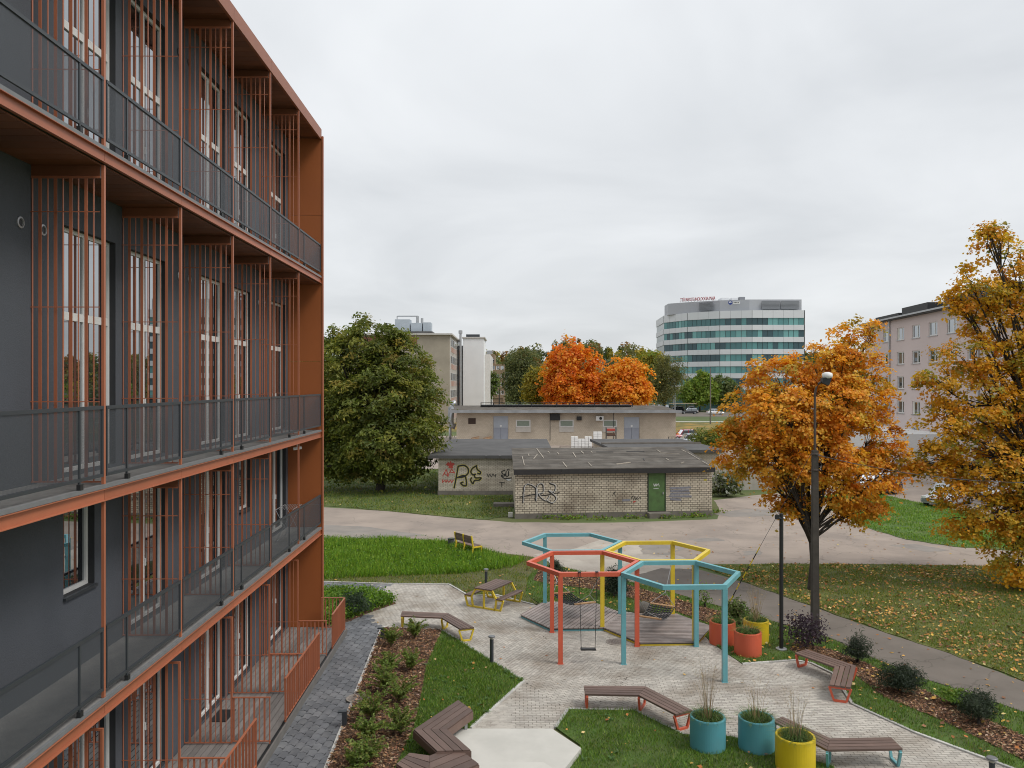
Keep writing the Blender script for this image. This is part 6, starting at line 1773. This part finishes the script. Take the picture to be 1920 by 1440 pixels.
for x, y in zip(tx, ty):
    hgt = g.uniform(9, 16); wdt = hgt * g.uniform(.22, .38); z0 = hz(x, y); m = 110
    d = g.normal(size=(m, 3)); d /= np.linalg.norm(d, axis=1, keepdims=True)
    C_.append(np.array([x, y, z0 + hgt * .58]) + d * np.array([wdt, wdt, hgt * .45]) * g.uniform(.6, 1, (m, 1))); N_.append(d + g.normal(0, .4, (m, 3))); K_.append(pick(pals[g.integers(len(pals))], m, g, .2))
v, f = leaf_quads(np.concatenate(C_), np.concatenate(N_), np.full(n * 110, 1.9), g, .8)
props(np_mesh('forest', v, f, M['leaf'], col=np.concatenate(K_)), kind='stuff')
# screen of street trees and hedges far off, so the skyline never shows bare ground
g = np.random.default_rng(78)
C_, N_, K_ = [], [], []
for x in np.arange(-160, 260, 5.5):
    y = 318 + g.uniform(-14, 14); hgt = g.uniform(6, 12); m = 120
    d = g.normal(size=(m, 3)); d /= np.linalg.norm(d, axis=1, keepdims=True)
    C_.append(np.array([x, y, hgt * .52]) + d * np.array([3.6, 3.6, hgt * .5]) * g.uniform(.55, 1, (m, 1))); N_.append(d + g.normal(0, .4, (m, 3))); K_.append(pick([DARKG, OLIVE, YELG, LIMEG][g.integers(4)], m, g, .2))
v, f = leaf_quads(np.concatenate(C_), np.concatenate(N_), np.full(sum(map(len, C_)), 1.25), g, .8)
props(np_mesh('far_foliage', v, f, M['leaf'], col=np.concatenate(K_)), kind='stuff')

# ================================================================== shrubs
def bush(name, label, c, rx, rz, n, leaf, pal, seed, per=26, cs=.12, group=None, lift=.9, shape=.4, up=.4, tr=.03):
    base = np.array(c); g = random.Random(seed)
    lb = [(base + np.array([g.uniform(-.35, .35) * rx, g.uniform(-.35, .35) * rx, rz * lift + g.uniform(-.2, .3) * rz]), np.array([rx * .72, rx * .72, rz * .72])) for _ in range(4)]
    return tree(name, label, 'shrub', tuple(c), lb, pal, n, per, leaf, cs, seed, tr, .25, group, shape, .5, flat=.8, shell=.35, up=up, mf=.08)
PINE = [((.018, .034, .014), 4), ((.028, .048, .018), 3), ((.045, .065, .025), 1.5)]
bush('pine_shrub', 'small open dark pine shrub nearest the purple shrub', G(1608, 1243, .05), .36, .42, 46, .09, PINE, 51, 60, .1, shape=.16)
bush('pine_shrub', 'broad rounded dark pine shrub in the middle of the mulch strip', G(1684, 1298, .05), .5, .40, 95, .09, PINE, 52, 70, .1, shape=.16)
bush('pine_shrub', 'dark pine shrub at the lower end of the mulch strip', G(1835, 1358, .05), .42, .42, 70, .09, PINE, 53, 60, .1, shape=.16)
bush('cone_pine', 'dense dark cone-shaped pine behind the yellow post', G(1152, 1118, .05), .42, .62, 90, .14, PINE, 54, 34, .13, shape=.16)
bush('cone_pine', 'small dark pine behind the coral post at the back of the pergola', G(1041, 1080, .05), .26, .36, 40, .13, PINE, 55, 30, .1, shape=.16)
bush('purple_shrub', 'dark purple-leaved shrub at the foot of the concrete pole', G(1512, 1215, .05), .62, .55, 90, .075, [((.05, .028, .045), 3), ((.035, .02, .03), 3), ((.08, .05, .06), 1)], 56, 14, .13, shape=.7)
bush('green_shrub', 'rounded green shrub behind the coral planters', G(1385, 1172, .05), .5, .42, 70, .1, DARKG + GREEN_DARK[:2], 57, 24, .13, shape=.5)
bush('green_shrub', 'low leafy green shrub beside the lower pine shrub', G(1790, 1322, .05), .42, .2, 45, .09, GREEN_DARK, 58, 20, .12, shape=.5)
bush('young_tree', 'thin young shrub growing behind the light blue post', G(1322, 1138, .05), .3, .45, 18, .08, LIMEG[2:3] + GREEN_DARK, 59, 14, .1, shape=.5)
bush('round_bush', 'large olive-green bush at the end of the black fence', GD(1322, 92), 2.1, 1.6, 130, .3, CHEST + LIMEG[2:3], 60, 34, .38, shape=.5, tr=.06)
bush('flowering_bush', 'dark bush dotted with white blossom beside the brick shed', GD(1362, 57), 1.15, .95, 60, .22, DARKG + [((.55, .55, .52), 1.1)], 61, 30, .26, shape=.6, tr=.04)
bush('juniper', 'dark green juniper beside the orange terrace railing', G(660, 1150, .04), .62, .36, 90, .13, [((.02, .045, .018), 3), ((.035, .065, .02), 3)], 62, 30, .13, shape=.16)
# ground cover round the corner bed
GC = P2([(600, 1118), (690, 1116), (738, 1132), (700, 1144), (660, 1160), (610, 1176), (600, 1180)])
p = sample(GC, 420, 6); p = p[~inside(P2([(640, 1128), (690, 1130), (680, 1148), (640, 1150)]), p[:, 0], p[:, 1])]; g = np.random.default_rng(6)
idx = np.repeat(np.arange(len(p)), 42); m = len(idx)
pos = np.column_stack([p[idx] + g.normal(0, .12, (m, 2)), .06 + np.abs(g.normal(.16, .1, m))])
v, f = leaf_quads(pos, g.normal(0, .6, (m, 3)) + [0, 0, .8], np.full(m, .085), g, .6)
props(np_mesh('ground_cover', v, f, M['leaf'], col=pick(GREEN_LIME + GREEN_DARK[:2], m, g, .2)), kind='stuff')

def feather(label, c, r, h, seed, n=26, pal=None):
    """Young feathery shrub: arching stems set with leaflets."""
    g = np.random.default_rng(seed)
    t = thing('feathery_shrub', label, 'shrub', c, 0, 'young shrubs in the mulch bed')
    st = MB(); P_, N_ = [], []
    for k in range(n):
        a = g.uniform(0, 6.28); sp = r * g.uniform(.25, 1.1); hh = h * g.uniform(.5, 1.15)
        pts = []
        for q in range(7):
            tt = q / 6; pts.append(Vector((math.cos(a) * sp * tt ** 1.3, math.sin(a) * sp * tt ** 1.3, hh * (1.5 * tt - .62 * tt ** 2.2))))
        st.tube(pts, [.006 * (1 - .7 * q / 6) for q in range(7)], 4)
        s = np.array([-math.sin(a), math.cos(a), 0])
        for q in range(34):
            tt = .3 + .7 * q / 33; i = min(int(tt * 6), 5); fr_ = tt * 6 - i
            b_ = np.array(pts[i].lerp(pts[i + 1], fr_)); sd_ = 1 if q % 2 else -1
            P_.append(b_ + s * sd_ * .055 * (1.25 - tt) * g.uniform(.5, 1.6) + [0, 0, g.uniform(-.02, .01)]); N_.append(np.array([0, 0, 1]) + g.normal(0, .45, 3))
    st.build('stem', mat('green_stem', (.10, .09, .03), .8), t)
    P_ = np.array(P_); v, f = leaf_quads(P_, np.array(N_), np.full(len(P_), .082), g, .4)
    np_mesh('leaflets', v, f, M['leaf'], t, col=pick(pal or [((.16, .23, .035), 3), ((.22, .30, .05), 3), ((.11, .17, .028), 2), ((.28, .26, .06), 1)], len(P_), g, .2))
FE = [((733, 1212), .32, .42, 'feathery young shrub at the top corner of the mulch bed'), ((778, 1198), .34, .48, 'feathery young shrub below the yellow-legged bench'), ((770, 1258), .34, .42, 'feathery young shrub against the lawn wedge'), ((728, 1262), .36, .42, 'feathery young shrub a step in from the dark walkway'),
      ((722, 1298), .45, .5, 'large feathery shrub in the middle of the mulch bed'), ((748, 1318), .4, .46, 'feathery shrub just below the largest one in the mulch bed'), ((697, 1352), .42, .48, 'feathery shrub right of the lower path light'), ((752, 1378), .42, .44, 'feathery shrub left of the zigzag bench'),
      ((688, 1392), .38, .42, 'feathery shrub near the walkway kerb at the lower left'), ((693, 1428), .4, .4, 'feathery shrub cut by the bottom picture edge in the mulch bed'), ((668, 1452), .34, .38, 'small feathery shrub at the bottom corner of the mulch bed')]
for k, (q, r, h_, lab) in enumerate(FE): feather(lab, G(*q, .045), r * 1.2, h_ * 1.35, 80 + k, 28)
# weeds at the foot of the sheds
WD = [(1030, 972), (1062, 974), (1080, 972), (1180, 972), (1290, 970), (1310, 968), (1250, 972), (1340, 962), (1125, 975)]
g = np.random.default_rng(9); V_, F_, Cc = [], [], []
for x, y in WD:
    c = G(x, y); n = 90
    pos = np.column_stack([c.x + g.normal(0, .35, n), c.y - .1 + g.normal(0, .12, n), np.abs(g.normal(.08, .1, n)) + .02])
    v, f = leaf_quads(pos, g.normal(0, .7, (n, 3)) + [0, -.3, .7], np.full(n, .13), g, .6); F_.append(f + sum(map(len, V_))); V_.append(v); Cc.append(pick(GREEN_LIME + GREEN_OLIVE, n, g, .2))
props(np_mesh('weeds', np.concatenate(V_), np.concatenate(F_), M['leaf'], col=np.concatenate(Cc)), kind='stuff')
# broad-leaved weeds in the lawns
V_, F_, Cc = [], [], []
for k in range(70):
    src = (LAWN1, LAWN2, STRIP)[k % 3]; c = sample(src, 6, 300 + k)[:1]
    if len(c) == 0: continue
    v, f = arcs(12, .03, .1, .13, .05, g, .5); o_ = sum(map(len, V_)); v = np.array(v) + [c[0][0], c[0][1], .05]
    V_.append(v); F_.append(np.array(f) + o_); Cc.append(pick([((.10, .19, .05), 1), ((.14, .24, .07), 1)], len(f), g, .2))
props(np_mesh('lawn_weeds', np.concatenate(V_), np.concatenate(F_), M['leaf'], col=np.concatenate(Cc)), kind='stuff')

# ================================================================== cars, street things
TYRE = mat('tyre', (.02, .02, .021), .8); RIM = mat('wheel_rim', (.42, .43, .44), .35, .05, metal=.6)
CGLASS = glass_mat('car_glass', (.012, .014, .016), .18, .03)
LAMP_R = mat('tail_lamp', (.4, .02, .02), .3); LAMP_W = mat('head_lamp', (.7, .7, .68), .2)
def car(label, p, ang, col, L_=4.4, W_=1.78, h=1.45, kind='hatch', group='parked cars', name='parked_car'):
    """Car: rounded lower body, tapered cabin with glass, four wheels, lamps."""
    m = mat('car_paint_%02d_%02d_%02d' % tuple(int(c * 99) for c in col), col, .25, .03, spec=.7)
    t = thing(name, label, 'car', p, ang, group)
    hb_ = h * .58; b = MB(); prof = [(-.5, .42, .60, .86), (-.485, .24, .70, .95), (-.40, .20, .78, 1.0), (-.2, .19, .88, 1.0), (0, .19, .93, 1.0), (.25, .19, .97, 1.0), (.42, .2, .98, .98), (.485, .26, .92, .94), (.5, .42, .8, .86)]
    rings = []
    for x, zl, zh, wf in prof:
        w2 = W_ / 2 * wf; zh2 = zh * hb_ * 1.02; x *= L_
        rings.append([(x, -w2 * .9, zl), (x, -w2, zl + .12), (x, -w2, zh2 - .16), (x, -w2 * .88, zh2), (x, w2 * .88, zh2), (x, w2, zh2 - .16), (x, w2, zl + .12), (x, w2 * .9, zl)])
    bd = b.loft(rings).build('body', m, t)
    cb2 = MB(); zb = hb_ * .86
    cab = [(-.20, .02), (-.06, 1), (.30 if kind != 'suv' else .40, 1), (.46 if kind == 'hatch' else .47 if kind == 'suv' else .40, .08)]
    rg = []
    for x, tt in cab:
        z = zb + (h - zb) * tt; w2 = W_ / 2 * (.90 - .17 * tt); x *= L_
        rg.append([(x, -W_ / 2 * .86, zb - .02), (x, -w2, z - .06 * tt), (x, -w2 * .86, z), (x, w2 * .86, z), (x, w2, z - .06 * tt), (x, W_ / 2 * .86, zb - .02)])
    cb2.loft(rg).build('glasshouse', CGLASS, t)
    rfm = MB(); x0, x1 = cab[1][0] * L_ - .02, cab[2][0] * L_ + .02; w2 = W_ / 2 * .64
    rfm.loft([[(x0, -w2, h - .02), (x0, w2, h - .02), (x0, w2 * .9, h + .02), (x0, -w2 * .9, h + .02)], [(x1, -w2, h - .02), (x1, w2, h - .02), (x1, w2 * .9, h + .02), (x1, -w2 * .9, h + .02)]]).build('roof', m, t)
    pm_ = MB()
    for s in (-1, 1):
        for xa, za, xb, zb2 in ((cab[0][0], zb, cab[1][0], h - .01), (cab[3][0], zb, cab[2][0], h - .01), (.1, zb, .1, h - .03)):
            pm_.tube([(xa * L_, s * W_ / 2 * .87, za), (xb * L_, s * W_ / 2 * (.87 if xa == .1 else .68) * (.86 if xa == .1 else 1), zb2)], .035, 4)
    pm_.build('pillars', m, t)
    for sx in (-.31, .30):
        for s in (-1, 1):
            c = (sx * L_, s * (W_ / 2 - .09), .31); n = 18
            w_ = MB(); w_.loft([[(c[0] + r * math.cos(2 * math.pi * k / n), c[1] + e, c[2] + r * math.sin(2 * math.pi * k / n)) for k in range(n)] for r, e in ((.25, -.11), (.31, -.09), (.31, .09), (.25, .11))])
            w_ = w_.build('wheel', TYRE, t)
            MB().loft([[(c[0] + r * math.cos(2 * math.pi * k / n), c[1] + s * e, c[2] + r * math.sin(2 * math.pi * k / n)) for k in range(n)] for r, e in ((.2, .1), (.2, .118), (.06, .124))]).build('rim', RIM, w_)
    for s in (-1, 1):
        MB().box(-.498 * L_, -.45 * L_, s * W_ * .36 - .16, s * W_ * .36 + .16, .56, .68).build('headlight', LAMP_W, t)
        MB().box(.45 * L_, .499 * L_, s * W_ * .37 - .13, s * W_ * .37 + .13, .62, .8).build('tail_light', LAMP_R, t)
    MB().box(-.503 * L_, -.49 * L_, -.26, .26, .36, .46).build('number_plate', M['white'], t)
    MB().box(-.502 * L_, -.485 * L_, -.5, .5, .5, .56).build('grille', M['black'], t)
    return t
def deg(d): return R(d)
car('silver car facing the lawn bank under the large maple', GD(1778, 53, .02), deg(38), (.36, .38, .40))
car('dark blue car parked behind the orange maple', GD(1636, 58, .02), deg(25), (.03, .035, .05), h=1.6, kind='suv')
car('black car parked in front of the pink apartment block', GD(1683, 90, .02), deg(80), (.015, .016, .018), h=1.5)
car('dark car half hidden by leaves before the white annex', GD(1650, 92, .02), deg(80), (.06, .06, .065))
car('pale grey car mostly covered by the leaves of the tall maple', GD(1880, 55, .02), deg(40), (.5, .51, .52))
car('red and white car parked beyond the black fence', GD(1282, 114, .02), deg(12), (.36, .03, .05), h=1.5)
car('pale blue car just in front of the red one by the fence', GD(1290, 107, .02), deg(8), (.42, .48, .53), h=1.35)
car('black estate car driving along the far street', GD(1292, 213, .02), 0, (.02, .022, .028), L_=4.8, h=1.6, kind='suv', name='car')
car('white car on the far street cut by the orange maple', GD(1341, 210, .02), deg(180), (.72, .72, .72), name='car')
cols = [(.4, .04, .05), (.7, .7, .7), (.05, .05, .06), (.3, .32, .36), (.35, .03, .04), (.62, .64, .66), (.03, .04, .09), (.5, .5, .52), (.3, .03, .03)]
names_ = ['red', 'white', 'black', 'grey', 'dark red', 'silver', 'navy', 'light grey', 'maroon']
for k, px in enumerate((1226, 1236, 1250, 1274, 1304, 1318, 1333, 1346, 1210)):
    car('%s car in the far car park row beyond the bus shelter' % names_[k], GD(px, 252 + (k % 3), .02), deg(78 + 7 * (k % 2)), cols[k])
car('dark car parked at the foot of the white block', GD(919, 205, .02), deg(10), (.05, .055, .07))

p = GD(1279, 222, .02)
bs = thing('bus_shelter', 'flat-roofed bus shelter with glazed sides on the far street', 'bus shelter', p, 0)
for x in (-3.4, -1.2, 1.2, 3.4): MB().box(x - .07, x + .07, -.07, .07, 0, 2.5).build('post', M['black'], bs)
for x in (-3.33, -1.13, 1.27): MB().box(x, x + 2.05, -.02, .02, .3, 2.2).build('pane', CGLASS, bs)
MB().box(-3.7, 3.7, -1.6, .4, 2.501, 2.7).build('roof', mat('shelter_roof', (.32, .27, .18), .7), bs)
MB().box(-2.5, 1.5, -.6, -.2, .42, .48).build('seat', M['plank'], bs)
def street_light(px, D_, top, label, arm=True, m=None):
    p = GD(px, D_); zt = H + (720 - top) / F * D_
    t = thing('street_light', label, 'street light', p, 0)
    MB().tube([(0, 0, 0), (0, 0, zt)], [.16, .09], 8).build('pole', m or M['steel'], t)
    if arm:
        MB().tube([(0, 0, zt - .1), (-.5, 0, zt + .35), (-1.0, 0, zt + .45)], .06, 6).build('arm', M['steel'], t)
        MB().loft([[(-1.7, -.12, zt + .45), (-1.7, .12, zt + .45), (-1.7, .1, zt + .55), (-1.7, -.1, zt + .55)], [(-.9, -.14, zt + .36), (-.9, .14, zt + .36), (-.9, .1, zt + .6), (-.9, -.1, zt + .6)]]).build('lamp_head', M['white'], t)
street_light(1265.5, 200, 693, 'steel street light with a short arm in front of the willow')
street_light(1262.8, 230, 694, 'thin street light pole standing behind the armed one', False)
street_light(1332, 160, 690, 'concrete utility pole in front of the bright green tree', False, M['grey_concrete'])
street_light(936, 190, 715, 'thin pole standing before the brown block', False, M['rail'])
